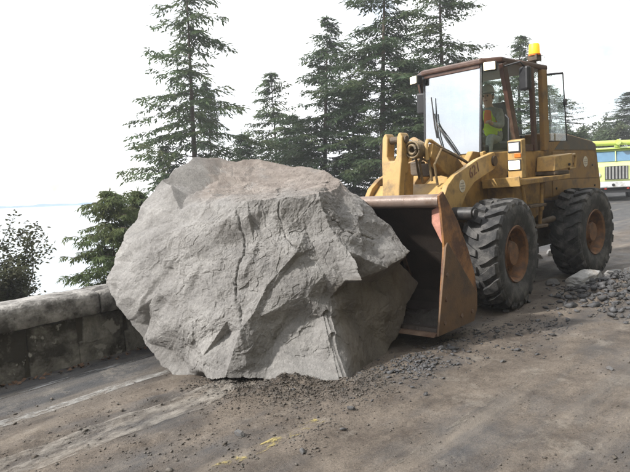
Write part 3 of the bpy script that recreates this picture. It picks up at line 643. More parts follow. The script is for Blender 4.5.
def blob_pts(cu, cn, ru, rn, n): return np.stack([rng.normal(cu, ru, n), rng.normal(cn, rn, n)], -1)
def clump(pts, s=2.2, keep=.5):
    P = np.concatenate([pts*s, np.zeros((len(pts), 1))], -1); return pts[(fbm(P, 3) + rng.normal(0, .12, len(pts))) > (keep - .5)]
sp = np.concatenate([clump(np.stack([rng.uniform(-1, 9, 15000), rng.uniform(-3, 5.6, 15000)], -1), 1.3, .60), clump(line_pts(-1, 3.6, 4.62, .15, 1200)), clump(line_pts(-1, 3.2, 3.92, .15, 900)), clump(line_pts(1.2, 3.6, 2.98, .16, 900)),
                     clump(line_pts(1, 3.4, 3.6, .35, 900))])
sp = sp[(sp[:, 1] < 5.7)]
scatter('gravel', sp, lognorm(len(sp), .0058, .6, .030), 'gravel', 'loose gravel and clods strewn over the muddy road')
sp = clump(np.stack([rng.uniform(-.6, 5, 13000), rng.uniform(-1., 5.5, 13000)], -1), 1.7, .5)
scatter('gravel', sp, lognorm(len(sp), .0036, .45, .012), 'gravel', 'fine grit pressed into the muddy road')
sp = np.concatenate([blob_pts(3.36, 4.32, .18, .22, 2600), blob_pts(3.70, 3.86, .2, .22, 4200), blob_pts(4.05, 3.42, .26, .2, 2600)])
scatter('gravel', sp, lognorm(len(sp), .0062, .5, .025), 'gravel', 'gravel heaped against the foot of the boulder')
sp = np.concatenate([clump(blob_pts(5.3, 3.25, .75, .20, 1500)), clump(blob_pts(4.7, 3.2, .3, .16, 700)), clump(blob_pts(6.6, 2.9, .7, .25, 700))])
scatter('gravel', sp, lognorm(len(sp), .0095, .6, .05), 'darkgravel', 'crushed grey stone fragments between the boulder and the bucket')
sp = np.concatenate([blob_pts(9.1, 2.4, .60, .45, 2300), blob_pts(9.5, 2.85, .45, .28, 1000)])
scatter('rubble', sp, lognorm(len(sp), .024, .65, .10), 'darkgravel', 'dark rubble heaped beside the rear tyre')
# leaf litter along the wall foot
n = 420; lu = rng.uniform(-3, 6, n); ln = 6.36 - np.abs(rng.normal(0, .07, n)); lz = base_z(lu) + road_h(lu, ln) + .012
V = []; 
for k in range(n):
    s = rng.uniform(.015, .04); a = rng.uniform(0, 6.28); x, y = xy(lu[k], ln[k]); t = rng.uniform(-.02, .02, 4)
    V += [(x + s*math.cos(a + q*1.57)*(1 if q % 2 else .6), y + s*math.sin(a + q*1.57)*(1 if q % 2 else .6), lz[k] + t[q]) for q in range(4)]
tag(link('leaf_litter', npmesh('leaf_litter', np.array(V), np.arange(n*4).reshape(-1, 4), 'litter')), 'brown fallen leaves along the foot of the wall', 'leaves', None, 'stuff')

# ------------------------------------------------------------------ wheel loader
AR, AF = R(47), R(41)
Wf = np.array([2.53, 8.13])
def FLd(a): return np.array([-math.sin(a), -math.cos(a)]), np.array([math.cos(a), -math.sin(a)])
Ff, Lf = FLd(AF); Fr, Lr = FLd(AR)
Of = Wf - .97*Lf; PV = Of - 1.45*Ff; Or = PV - 1.45*Fr
def slope_frame(O, F):
    x = Vector((F[0], F[1], SL*float(D @ F))).normalized(); l = np.array([-F[1], F[0]]); y = Vector((l[0], l[1], SL*float(D @ l))).normalized(); z = x.cross(y)
    return Matrix(((x.x, y.x, z.x, O[0]), (x.y, y.y, z.y, O[1]), (x.z, y.z, z.z, float(base_z(U(*O)))), (0, 0, 0, 1)))
loader = empty('wheel_loader', (0, 0, 0), 0, 'dusty yellow wheel loader with dark brown cab pushing the boulder', 'wheel loader')
LM = slope_frame(Or, Fr); loader.matrix_world = LM
FM = Matrix.Translation((1.45, 0, 0)) @ Matrix.Rotation(AR - AF, 4, 'Z') @ Matrix.Translation((1.45, 0, 0))   # front frame, articulated
RM = Matrix.Identity(4)

# wheels
RAD, TW = .735, .26
prof = [(.36, .20), (.40, .225), (.47, .25), (.57, .262), (.645, .255), (.685, .225), (.700, .14), (.704, .05), (.704, -.05), (.700, -.14), (.685, -.225), (.645, -.255), (.57, -.262), (.47, -.25), (.40, -.225), (.36, -.20)]
tm = MB().lathe(prof, 64)
NL = 21
def tread_r(w):
    w = abs(w); return .706 if w < .15 else .706 - (w - .15)*.16 if w < .225 else .694 - (w - .225)*1.35
for side in (1, -1):
    for k in range(NL):
        th0 = 2*math.pi*(k + (0 if side > 0 else .5))/NL
        ws = [0.015, .07, .13, .185, .228, .250]; sk = [0, .035, .085, .15, .19, .20]; hw = [.060, .078, .092, .104, .106, .100]; hh = [.036, .042, .044, .046, .046, .036]
        vs = []
        for w, s_, h_, q in zip(ws, sk, hw, hh):
            for dt, dr in ((-h_, -.02), (-h_*.86, q), (h_*.86, q), (h_, -.02)):
                r_ = tread_r(w) + dr; a_ = th0 + s_ + dt
                vs.append((r_*math.cos(a_), side*w*(1.0 + (.03 if dr > 0 else 0)), r_*math.sin(a_)))
        fs = [(i*4 + j, i*4 + j + 1, i*4 + 5 + j, i*4 + 4 + j) for i in range(5) for j in range(3)] + [(0, 1, 2, 3), (23, 22, 21, 20)]
        tm.add(vs, fs)
tyre_me = tm.mesh('tyre', 'rubber', True, 35)
rim_me = MB().lathe([(.362, .20), (.385, .222), (.375, .235), (.345, .215), (.335, .12), (.31, .06), (.20, .045), (.17, .10), (.165, .16), (.15, .185), (.0, .19)], 40).lathe([(.362, -.20), (.385, -.222), (.34, -.2), (.33, .1)], 40).mesh('wheel', 'rim', True, 30)
nut_me = MB().tube([(0, .045, 0), (0, .085, 0)], .021, 6).mesh('wheel_nut', 'rim')
first = True
for fm, nm in ((FM, 'front'), (RM, 'rear')):
    for s in (1, -1):
        mx_ = fm @ Matrix.Translation((0 if nm == 'front' else -.16, .97*s, .735)) @ Matrix.Rotation(0 if s > 0 else math.pi, 4, 'Z') @ Matrix.Rotation(random.uniform(0, 1), 4, 'Y')
        w = link('wheel', rim_me, loader, mx_)
        link('tyre', tyre_me, w)
        for k in range(12): link('wheel_nut', nut_me, w, Matrix.Translation((.245*math.cos(k*math.pi/6), 0, .245*math.sin(k*math.pi/6))))
# axles and frames
for fm in (FM, RM):
    MB().tube([(0, -.8, .73), (0, -.35, .73), (0, -.2, .73), (0, .2, .73), (0, .35, .73), (0, .8, .73)], [.12, .13, .26, .26, .13, .12], 14).build('axle', 'under', loader, fm, 0, True)
MB().prism([(-1.2, .72), (-.9, .55), (.6, .55), (.95, .75), (.95, 1.1), (.2, 1.3), (-1.0, 1.25), (-1.3, 1.0)], -.36, .36).build('front_frame', 'yellow', loader, FM, .02)
for y in (-.40, .30):
    MB().prism([(-1.05, .9), (.35, .9), (.42, 1.2), (.05, 1.75), (-.45, 2.16), (-.85, 2.14), (-1.0, 1.8)], y, y + .10).build('boom_tower', 'yellow', loader, FM, .015)
MB().box((-.35, 0, 1.75), (.5, .58, .10), Matrix.Rotation(R(28), 3, 'Y')).build('tower_plate', 'yellow_clean', loader, FM, .012)
MB().prism([(1.25, .62), (1.0, .5), (-1.5, .5), (-1.75, .7), (-1.75, 1.2), (1.1, 1.3), (1.35, 1.05)], -.42, .42).build('rear_frame', 'under', loader, RM, .02)
MB().tube([(1.45, 0, .62), (1.45, 0, 1.2)], .11, 16).build('pivot_pin', 'under', loader, RM, 0, True)

# lift arms
arm = [(-.76, 2.0), (-.64, 2.13), (-.1, 2.03), (.31, 1.91), (.58, 1.83), (.78, 1.71), (.93, 1.52), (1.12, 1.12), (1.34, .70), (1.34, .52), (1.22, .45), (1.08, .52), (.80, .95), (.49, 1.34), (.28, 1.56), (.03, 1.71), (-.62, 1.88)]
for s in (1, -1):
    y0 = .555 if s > 0 else -.635
    a_ = MB().prism(arm, y0, y0 + .08).build('lift_arm', 'yellow_clean' if s > 0 else 'yellow', loader, FM, .012)
    MB().tube([(-.6, y0 - .03, 2.0), (-.6, y0 + .11, 2.0)], .075, 16).build('arm_pin', 'under', a_)
    MB().tube([(1.24, y0 - .04, .58), (1.24, y0 + .12, .58)], .075, 16).build('arm_pin', 'under', a_)
    if s > 0: ARM = a_
MB().prism([(.60, 1.74), (.86, 1.52), (.80, 1.44), (.54, 1.64)], -.55, .55).build('torque_plate', 'yellow_clean', loader, FM, .012)
MB().tube([(.62, -.56, 1.46), (.62, .56, 1.46)], .13, 16).build('torque_tube', 'yellow', loader, FM, 0, True)
# number and round badge on the left arm
def text_mesh(s, size):
    cu = bpy.data.curves.new('txt', 'FONT'); cu.body = s; cu.size = size; cu.extrude = .002; cu.align_x = 'CENTER'; cu.align_y = 'CENTER'
    o = bpy.data.objects.new('txt', cu); COL.objects.link(o); bpy.context.view_layer.update()
    me = bpy.data.meshes.new_from_object(o.evaluated_get(bpy.context.evaluated_depsgraph_get())); bpy.data.objects.remove(o); return me
def side_matrix(x, y, z, tilt=0, sx=1.):
    "lettering plane on the left (+y) side: reads from the front end to the rear end"
    c, s = math.cos(tilt), math.sin(tilt)
    X_ = Vector((-c, 0, s)); Y_ = Vector((s, 0, c)); Z_ = Vector((0, 1, 0))
    return Matrix(((X_.x*sx, Y_.x, Z_.x, x), (X_.y*sx, Y_.y, Z_.y, y), (X_.z*sx, Y_.z, Z_.z, z), (0, 0, 0, 1)))
tme = text_mesh('621', .20); tme.materials.clear(); tme.materials.append(M['decalmark'])
link('number_decal', tme, ARM, side_matrix(.02, .639, 1.88, R(20), 1.15))
def badge(parent, x, y, z, r, mx_=None):
    q = MB().lathe([(0, 0), (r, 0), (r, .003), (0, .003)], 28, (x, y, z)).build('round_badge', 'decal', parent, mx_)
    mk = MB()
    for k in (-1, 0, 1): mk.box((x, y + .005, z + k*r*.42), (r*(1.1 if k else 1.45), .003, r*.14))
    mk.build('badge_print', mat('badge_grey', (.34, .31, .27), .6, .2), q)
badge(ARM, .40, .637, 1.68, .085)

# lift cylinders, tilt cylinder, bellcrank, hoses
for s in (1, -1):
    c_ = MB().tube([(-.55, .47*s, 1.0), (.22, .47*s, 1.27)], .065, 14).build('lift_cylinder', 'yellow', loader, FM, 0, True)
    MB().tube([(.22, .47*s, 1.27), (.62, .47*s, 1.42)], .035, 12).build('rod', 'chrome', c_, None, 0, True)
MB().tube([(.66, .60, 1.33), (.66, .92, 1.33)], [.085, .085], 16).tube([(.66, .92, 1.33), (.66, .95, 1.33)], .06, 14).build('steer_stop', 'black', loader, FM, .008, True)
def bellf(P): return (P[0] - .13*(P[2] - 1.3), P[1], P[2])
poly = [(-.13, 1.18), (-.08, 1.12), (.08, 1.12), (.13, 1.18), (.135, 1.75), (.155, 2.05), (.155, 2.36), (.125, 2.42), (.095, 2.42), (.07, 2.36), (.07, 2.12), (.04, 2.06), (-.04, 2.06), (-.07, 2.12), (-.07, 2.36), (-.095, 2.42), (-.125, 2.42), (-.155, 2.36), (-.155, 2.05), (-.135, 1.75)]
bc = MB().prism(poly, 1.02, 1.20, 'x', bellf).build('bellcrank', 'yellow_clean', loader, FM, .035)
MB().tube([(.98, -.18, 2.33), (.98, .18, 2.33)], .05, 14).build('pin', 'under', bc, None, .006)
MB().prism([(.80, 1.85), (1.02, 1.95), (1.06, 1.35), (.86, 1.45)], .06, .145).prism([(.80, 1.85), (1.02, 1.95), (1.06, 1.35), (.86, 1.45)], -.145, -.06).build('web_plate', 'yellow', bc, None, .01)
for y in (-.25, -.10, .14, .28):
    MB().tube([(1.30, y - .035, 1.50), (1.30, y + .035, 1.50)], .085, 16).box((1.38, y, 1.45), (.2, .07, .09)).build('bucket_lug', 'under', loader, FM, .008)
t_ = MB().tube([(.55, 0, 2.30), (-.55, 0, 1.98)], .085, 16).build('tilt_cylinder', 'yellow', loader, FM, 0, True)
MB().tube([(.97, 0, 2.33), (.55, 0, 2.30)], .04, 12).build('rod', 'chrome', t_, None, 0, True)
coil = [(.98 - .0016*k, .24 + .105*math.cos(k*.5), 2.19 + .105*math.sin(k*.5)) for k in range(120)]
MB().tube(coil, .014, 6).tube([(p[0], .24 + (p[1] - .24)*.55, 2.19 + (p[2] - 2.19)*.55) for p in coil], .02, 6).build('hose_guard_coil', mat('coil_spring', (.26, .18, .08), .6, .4, 10, dirt=(.05, .04, .03), dirt_amt=.5), loader, FM, 0, True)
for i, (dy, dz) in enumerate([(.10, 0), (.24, .02), (.32, -.04), (.05, .05), (-.12, 0), (-.22, -.03)]):
    MB().tube([(.74, .14 + dy, 1.75 + dz), (.80, .14 + dy, 2.02 + dz), (.62, .15 + dy, 2.22 + dz), (.30, .16 + dy, 2.14 + dz), (-.1, .14 + dy, 2.04 + dz), (-.5, .12 + dy, 1.95)], .017, 7).build('hydraulic_hose', 'hose', loader, FM, 0, True)
MB().tube([(.80, .36, 2.05), (.82, .36, 2.24), (.78, .36, 2.30), (.70, .36, 2.30), (.30, .36, 2.16), (.05, .38, 2.10)], .026, 9).build('steel_pipe', 'yellow_clean', loader, FM, 0, True)
MB().tube([(.62, .30, 2.06), (.30, .32, 2.00), (.0, .34, 2.10)], .03, 9).build('steel_pipe', 'yellow', loader, FM, 0, True)
MB().prism([(.80, 2.08), (.74, 2.26), (.10, 2.08), (-.1, 1.95), (.0, 1.78), (.42, 1.84)], .30, .42).build('valve_bracket', 'yellow', loader, FM, .012)
MB().box((.35, .12, 1.92), (.3, .22, .18)).box((.28, -.1, 1.95), (.2, .14, .2)).build('valve_block', 'under', loader, FM, .02)

# bucket
bs = [(2.20, .165), (1.62, .16), (1.42, .175), (1.33, .27), (1.30, .42), (1.36, .66), (1.50, .95), (1.70, 1.26), (1.88, 1.46), (2.00, 1.56)]
inn = [(2.18, .20), (1.62, .195), (1.45, .21), (1.37, .29), (1.335, .43), (1.39, .65), (1.53, .93), (1.73, 1.24), (1.905, 1.44), (2.01, 1.53)]
BW = 1.245
bk = MB().prism(bs + inn[::-1], -BW, BW).build('bucket', 'inner', loader, FM @ Matrix.Translation((.08, 0, .03)))
for s in (1, -1):
    y0 = BW + .002 if s > 0 else -BW - .032
    MB().prism([(2.20, .165), (1.46, .155), (1.33, .27), (1.295, .42), (1.34, .66), (1.48, .96), (1.70, 1.30), (1.90, 1.53), (2.00, 1.64), (2.09, 1.60), (2.06, 1.46), (2.02, 1.05)], y0, y0 + .03).build('side_plate', 'rustyel', bk, None, .006)
    y1 = y0 + .032 if s > 0 else y0 - .026
    MB().prism([(2.27, .145), (1.45, .135), (1.36, .27), (1.345, .44), (1.99, 1.10), (2.03, 1.06)], y1, y1 + .024).build('side_cutter', 'cutter', bk, None, .005)
    yi = BW - .30 if s > 0 else -BW
    MB().add([(1.98, s*(BW - .004), 1.50), (2.00, s*(BW - .004), 1.08), (1.94, s*(BW - .15), 1.44), (1.95, s*(BW - .15), 1.30), (1.955, s*(BW - .004), 1.50), (1.975, s*(BW - .004), 1.08), (1.915, s*(BW - .15), 1.44), (1.925, s*(BW - .15), 1.30)],
             [(0, 1, 3, 2), (4, 6, 7, 5), (0, 4, 5, 1), (2, 3, 7, 6), (0, 2, 6, 4), (1, 5, 7, 3)]).build('corner_gusset', 'pink', bk)
for y_ in (1,):
    for bx_, bz_ in ((2.13, .26), (2.08, .50), (2.04, .76), (1.50, .26), (1.75, .26)):
        MB().tube([(bx_, BW + .055, bz_), (bx_, BW + .072, bz_)], .024, 6).build('bolt', 'rust', bk)
MB().prism([(2.30, .135), (2.04, .125), (2.04, .162), (2.24, .162)], -BW - .02, BW + .02).build('cutting_edge', 'rust', bk, None, .004)
MB().tube([(2.01, -BW + .002, 1.545), (2.01, BW - .002, 1.545)], .072, 18).build('rolled_lip', 'lip', bk, None, 0, True)
for k in range(2):
    y = -.42 + .84*k
    MB().prism([(1.32, .45), (1.14, .50), (1.14, .68), (1.62, 1.25), (1.68, 1.22)], y - .03, y + .03).build('hinge_ear', 'rust', bk, None, .01)

a_ = np.linspace(1.50, 2.12, 26); b_ = np.linspace(-1.2, 1.2, 90); A_, B_ = np.meshgrid(a_, b_, indexing='ij'); P_ = np.stack([A_*6, B_*6, 0*A_], -1)
hh_ = .205 + np.clip(.09*np.exp(-((A_ - 1.86 - .08*pn(P_*.3))/.15)**2)*(1 + 1.1*fbm(P_, 4)) - .012, -.004, .2)
sob = link('bucket_soil', npmesh('bucket_soil', np.stack([A_, B_, hh_], -1).reshape(-1, 3), grid_faces(26, 90), mat('dark_soil', (.035, .03, .026), .95, .4, 12, .6, 60), True)); sob.matrix_world = LM @ FM @ Matrix.Translation((.08, 0, .03)); tag(sob, 'dark soil lying on the floor of the bucket', 'soil', None, 'stuff')

# hood, counterweight
hd = [(.60, 1.35), (.60, 2.43), (-.3, 2.43), (-1.35, 2.31), (-1.52, 2.26), (-1.72, 1.50), (-1.70, 1.36)]
hood = MB().prism(hd, -.68, .68).build('engine_hood', 'hoodpaint', loader, RM, .03)
MB().prism([(.20, 2.155), (-.2, 2.395), (-.4, 2.395), (-1.33, 2.285), (-1.47, 2.225), (-1.49, 2.135)], .681, .687).build('grey_side_band', 'grey', hood, None)
MB().prism([(.30, 1.66), (.30, 2.12), (-1.42, 2.10), (-1.56, 1.62)], .681, .692).build('service_panel', 'hoodpaint', hood, None, .004)
MB().prism([(.30, 1.38), (.30, 1.645), (-1.565, 1.605), (-1.62, 1.38)], .681, .690).build('service_panel', 'hoodpaint', hood, None, .004)
badge(hood, -1.0, .694, 1.93, .095)
MB().tube([(-.4, .25, 2.40), (-.4, .25, 2.62), (-.46, .25, 2.70)], .05, 12).build('exhaust_stub', 'under', hood, None, 0, True)
MB().prism([(-1.55, .62), (-1.55, 1.34), (-1.72, 1.34), (-1.82, 1.2), (-1.82, .85), (-1.75, .62)], -.62, .62).build('counterweight', 'hoodpaint', loader, RM, .04)

# platform, steps, lamps on the left
for s in (1, -1):
    fn = (lambda P: P) if s > 0 else (lambda P: (P[0], -P[1], P[2]))
    MB().prism([(2.15, 1.625), (2.15, 1.70), (.55, 1.74), (.55, 1.665)], .46, 1.10, 'y', fn).build('platform', 'yellow', loader, RM, .012)
    MB().prism([(2.16, 1.70), (2.24, 2.14), (2.16, 2.16), (2.06, 1.70)], .50, .56, 'y', fn).build('platform_flange', 'yellow_clean', loader, RM, .01)
    MB().add([fn(p) for p in [(2.16, .50, 1.60), (2.16, 1.10, 1.615), (2.175, .50, 1.735), (2.175, 1.10, 1.755), (2.19, .50, 1.60), (2.19, 1.10, 1.615), (2.205, .50, 1.735), (2.205, 1.10, 1.755)]],
             [(0, 1, 3, 2), (4, 6, 7, 5), (0, 4, 5, 1), (2, 3, 7, 6), (0, 2, 6, 4), (1, 5, 7, 3)]).build('platform_lip', 'yellow_clean', loader, RM, .006)
    MB().prism([(2.0, 1.12), (2.0, 1.622), (1.05, 1.66), (1.05, 1.2), (1.5, 1.05)], .46, .90, 'y', fn).build('tank_box', 'yellow', loader, RM, .02)
    MB().tube([fn((1.98, 1.02, 1.63)), fn((1.66, .94, 1.0))], .03, 8).tube([fn((1.36, 1.02, 1.63)), fn((1.30, .94, 1.0))], .03, 8).build('step_rail', 'yellow', loader, RM, 0, True)
    for z, x0, x1 in ((.98, 1.28, 1.68), (1.30, 1.32, 1.82)):
        MB().box((.5*(x0 + x1), s*.97, z), (x1 - x0, .2, .045)).build('step', 'under', loader, RM, .01)
    hp = MB().prism([(2.03, 1.73), (2.15, 1.73), (2.15, 2.27), (2.03, 2.29)], .90, 1.12, 'y', fn).build('lamp_housing', 'yellow_clean', loader, RM, .012)
    MB().box((2.158, s*1.01, 2.175), (.012, .19, .155)).build('lamp_frame', 'black', hp, None, .004)
    MB().box((2.168, s*1.01, 2.175), (.012, .16, .12)).build('lamp_lens', 'lampoff', hp, None, .004)
    MB().box((2.156, s*1.06, 2.055), (.012, .10, .06)).build('turn_lens', 'orange', hp, None, .004)
    MB().box((2.158, s*1.01, 1.92), (.012, .20, .155)).build('lamp_frame', 'black', hp, None, .004)
    MB().box((2.170, s*1.01, 1.92), (.016, .17, .125)).build('headlight', 'lamp', hp, None, .01)
bb = MB().prism([(1.02, 1.80), (.98, 2.03), (.36, 2.07), (.40, 1.84)], .76, 1.06).build('battery_box', 'yellow_clean', loader, RM, .012)
MB().tube([(.52, 1.063, 1.89), (.52, 1.085, 1.89)], .022, 10).build('latch', 'black', bb)
MB().tube([(.36, 1.0, 2.03), (.16, 1.0, 2.05), (.12, 1.0, 2.0), (.16, 1.0, 1.83), (.38, 1.0, 1.82)], .022, 8).build('grab_handle', 'yellow_clean', loader, RM, 0, True)
MB().box((.75, .86, 1.77), (.5, .4, .06)).build('box_shelf', 'under', loader, RM, .01)
MB().tube([(1.0, .75, .98), (.55, .80, 1.02)], .05, 10).tube([(1.05, .70, .85), (1.05, .72, 1.25)], .025, 8).build('fuel_pipe', 'under', loader, RM, 0, True)

# cab
ZB, ZT = 2.14, 3.42
base = [(2.19, -.5), (2.19, .5), (1.72, .74), (.58, .74), (.58, -.74), (1.72, -.74)]
cabb = MB().prism(base, 1.70, ZB - .003, 'z').build('cab_base', 'yellow', loader, RM, .015)
roofp = [(2.19, -.52), (2.19, .52), (1.98, .77), (.55, .77), (.55, -.77), (1.98, -.77)]
roof = MB().prism(roofp, ZT, ZT + .085, 'z').build('cab_roof', 'brown', loader, RM, .025)
def bar(a, b, w, d, name, m='brown', parent=None, bev=.008):
    a, b = Vector(a), Vector(b); t = (b - a); n = t.length; t.normalize(); x = Vector((1, 0, 0)); x = (x - t*x.dot(t)).normalized(); y = t.cross(x)
    vs = [a + x*sx*w/2 + y*sy*d/2 + t*q*n for q in (0, 1) for sx, sy in ((-1, -1), (1, -1), (1, 1), (-1, 1))]
    return MB().add(vs, [(3, 2, 1, 0), (4, 5, 6, 7), (0, 1, 5, 4), (1, 2, 6, 5), (2, 3, 7, 6), (3, 0, 4, 7)]).build(name, m, parent or loader, RM if not parent else None, bev)
for s in (1, -1):
    bar((2.20, .5*s, ZB), (2.12, .51*s, ZT), .035, .04, 'windshield_post', 'black')
    bar((1.55, .74*s, ZB), (1.93, .74*s, ZT), .13, .07, 'door_post')
    bar((1.02, .745*s, ZB), (1.08, .745*s, ZT), .09, .06, 'door_post')
    bar((.66, .74*s, ZB), (.70, .745*s, ZT), .17, .08, 'rear_post', 'hoodpaint' if s > 0 else 'brown')
bar((2.13, -.5, ZT - .02), (2.13, .5, ZT - .02), .05, .06, 'windshield_header')
def pane(pts, m, name, th=.008):
    P = [Vector(p) for p in pts]; n = (P[1] - P[0]).cross(P[2] - P[0]).normalized()*th; k = len(P)
    return MB().add(P + [p + n for p in P], [tuple(range(k)), tuple(range(2*k - 1, k - 1, -1))] + [(i, (i + 1) % k, k + (i + 1) % k, k + i) for i in range(k)]).build(name, m, loader, RM)
pane([(2.205, -.48, ZB), (2.205, .48, ZB), (2.125, .49, ZT - .05), (2.125, -.49, ZT - .05)], 'windshield', 'windshield')
for s in (1, -1):
    pane([(2.16, .515*s, ZB), (1.62, .73*s, ZB), (1.96, .73*s, ZT), (2.16, .525*s, ZT)], 'sideglass', 'corner_window')
    if s < 0: pane([(1.48, -.742, ZB), (1.08, -.742, ZB), (1.12, -.742, ZT), (1.86, -.742, ZT)], 'sideglass', 'side_window')
pane([(.58, -.70, ZB + .2), (.58, .62, ZB + .2), (.60, .62, ZT), (.60, -.70, ZT)], 'sideglass', 'rear_window')
dw = MB().box((1.38, .742, ZB + .045), (.6, .03, .09)).build('door_sill', 'brown', loader, RM, .006)
# swung-open rear side window
dg = MB().add([(.60, .76, 2.29), (.54, 1.045, 2.27), (.50, .985, 3.33), (.62, .75, 3.335), (.592, .76, 2.29), (.532, 1.045, 2.27), (.492, .985, 3.33), (.612, .75, 3.335)], [(0, 1, 2, 3), (7, 6, 5, 4), (0, 4, 5, 1), (1, 5, 6, 2), (2, 6, 7, 3), (3, 7, 4, 0)]).build('open_side_window', 'doorglass', loader, RM)
MB().tube([(.60, .76, 2.285), (.54, 1.048, 2.265), (.50, .988, 3.335), (.62, .75, 3.34)], .011, 6).build('window_frame', 'black', dg)
MB().tube([(.66, .72, 3.345), (.495, .99, 3.345)], .018, 6).build('window_stay', 'black', dg)
MB().box((.515, 1.02, 2.88), (.05, .05, .11)).build('window_latch', 'black', dg, None, .01)
MB().tube([(2.02, .80, 1.72), (2.02, .84, 1.80), (1.98, .84, 2.60), (1.96, .78, 2.66)], .014, 7).build('grab_rail', 'black', loader, RM, 0, True)
MB().box((1.44, .765, 2.35), (.10, .03, .035)).build('door_handle', 'black', loader, RM, .006)
for x_, z_ in ((.18, 1.9), (-.5, 1.9), (-1.3, 1.86), (.18, 1.5), (-1.4, 1.48)):
    MB().tube([(x_, .69, z_), (x_, .702, z_)], .02, 8).build('panel_latch', 'black', hood)
# mirrors
mo = MB().box((1.74, .99, 3.17), (.10, .17, .34), Matrix.Rotation(R(-18), 3, 'Z')).build('side_mirror', 'black', loader, RM, .03)
MB().tube([(1.95, .76, 3.36), (1.86, .98, 3.40), (1.76, .99, 3.34)], .014, 6).tube([(1.10, .76, 3.20), (1.7, .99, 3.22)], .011, 6).build('mirror_arm', 'black', mo)
mo = MB().box((2.10, -.60, 3.0), (.07, .16, .34), Matrix.Rotation(R(20), 3, 'Z')).build('side_mirror', 'black', loader, RM, .03)
MB().box((2.06, -.61, 3.0), (.02, .13, .30), Matrix.Rotation(R(20), 3, 'Z')).build('mirror_glass', 'mirror', mo)
MB().tube([(2.05, -.72, 3.36), (2.10, -.62, 3.30), (2.10, -.60, 3.16)], .014, 6).build('mirror_arm', 'black', mo)
# roof lamps and beacon
for s, y in ((1, .66), (-1, -.60)):
    ro = Matrix.Rotation(R(20*s), 3, 'Z')
    wl = MB().box((2.13 if s > 0 else 2.22, y, 3.365), (.10, .19, .135), ro).build('work_lamp', 'black', loader, RM, .02)
    MB().box((2.19 if s > 0 else 2.28, y + .02*s, 3.365), (.02, .165, .112), ro).build('lamp_lens', 'lamp', wl, None, .01)
bc_ = MB().box((.86, .70, 3.60), (.16, .16, .10)).tube([(.86, .70, 3.42), (.86, .70, 3.60)], .03, 10).build('beacon_base', 'under', loader, RM, .01)
MB().lathe([(.0, .0), (.085, .0), (.088, .02), (.080, .15), (.07, .165), (0, .167)], 20, (.86, .70, 3.652), 'z').build('beacon_lens', 'amber', bc_, None, 0, True)
MB().lathe([(.098, 0), (.098, .025), (.0, .025)], 20, (.86, .70, 3.63), 'z').build('beacon_ring', 'orange', bc_)
# wipers
MB().tube([(2.21, -.335, 3.06), (2.212, -.29, 2.62), (2.215, -.25, 2.42)], [.008, .014, .014], 6).tube([(2.215, -.28, 2.80), (2.22, -.22, 2.45), (2.23, -.1, 2.10)], .010, 6).build('wiper', 'black', loader, RM)
MB().tube([(2.215, -.26, 2.66), (2.222, -.08, 2.38), (2.23, .12, 2.12)], .012, 6).tube([(2.215, -.22, 2.60), (2.222, -.02, 2.36), (2.23, .16, 2.12)], .007, 6).build('wiper', 'black', loader, RM)
# cab interior
MB().prism([(.78, 2.20), (1.25, 2.20), (1.28, 2.33), (.98, 2.34), (.82, 3.0), (.70, 3.0)], -.26, .26).build('operator_seat', 'seat', loader, RM, .04)
st = MB().tube([(1.85, 0, 2.12), (1.62, 0, 2.62)], .03, 10).build('steering_column', 'black', loader, RM)
ring = [(1.60 + .19*math.cos(a)*.80*.55, .19*math.sin(a), 2.64 + .19*math.cos(a)*.83) for a in [2*math.pi*k/24 for k in range(25)]]
MB().tube(ring, .016, 7, False).tube([ring[0], (1.62, 0, 2.62), ring[12]], .01, 6).build('steering_wheel', 'black', st)
MB().box((1.95, 0, 2.2), (.35, .8, .12)).build('dashboard', 'seat', loader, RM, .03)

# ------------------------------------------------------------------ operator
def skin_mesh(name, verts, edges, radii, m, sub=2):
    me = bpy.data.meshes.new(name); me.from_pydata(verts, edges, []); o = bpy.data.objects.new(name, me); COL.objects.link(o)
    sk = o.modifiers.new('skin', 'SKIN'); sk.use_smooth_shade = True
    for d_, r_ in zip(me.skin_vertices[0].data, radii): d_.radius = (r_, r_) if isinstance(r_, (int, float)) else r_
    me.skin_vertices[0].data[0].use_root = True
    s_ = o.modifiers.new('sub', 'SUBSURF'); s_.levels = sub; s_.render_levels = sub
    bpy.context.view_layer.update()
    out = bpy.data.meshes.new_from_object(o.evaluated_get(bpy.context.evaluated_depsgraph_get())); bpy.data.objects.remove(o)
    out.materials.clear(); out.materials.append(M[m]); out.name = name; return out
v = [(0, 0, 0), (.02, 0, .16), (.06, 0, .34), (.10, 0, .46), (.13, 0, .53), (.155, 0, .60), (.165, 0, .70), (.16, 0, .76)]
rr = [(.16, .15), (.15, .125), (.18, .13), (.13, .10), .055, .075, .095, .075]
e = [(i, i + 1) for i in range(7)]
def lk(p, r_, par): v.append(p); rr.append(r_); e.append((par, len(v) - 1)); return len(v) - 1
for s in (1, -1):
    sh = lk((.10, .17*s, .44), .075, 3); el = lk((.22, .24*s, .20), .055, sh); wr = lk((.42, .16*s, .24), .038, el); pm = lk((.47, .15*s, .27), (.042, .024), wr)
    for k in range(4):
        a = lk((.52, (.185 - .022*k)*s, .295 - .004*k), .0105, pm); b = lk((.535, (.18 - .022*k)*s, .265 - .005*(k in (0, 3))), .009, a); lk((.515, (.178 - .022*k)*s, .243), .0085, b)
    a = lk((.475, .115*s, .29), .011, pm); lk((.505, .10*s, .272), .0095, a)
    hp_ = lk((.06, .10*s, -.02), .095, 0); kn = lk((.46, .14*s, .03), .070, hp_); an = lk((.56, .14*s, -.36), .048, kn); lk((.70, .15*s, -.40), .042, an)
PMX = LM @ Matrix.Translation((1.06, .04, 2.36)) @ Matrix.Rotation(R(8), 4, 'Z')
body = skin_mesh('person', v, e, rr, 'cloth')
body.materials.append(M['skin'])
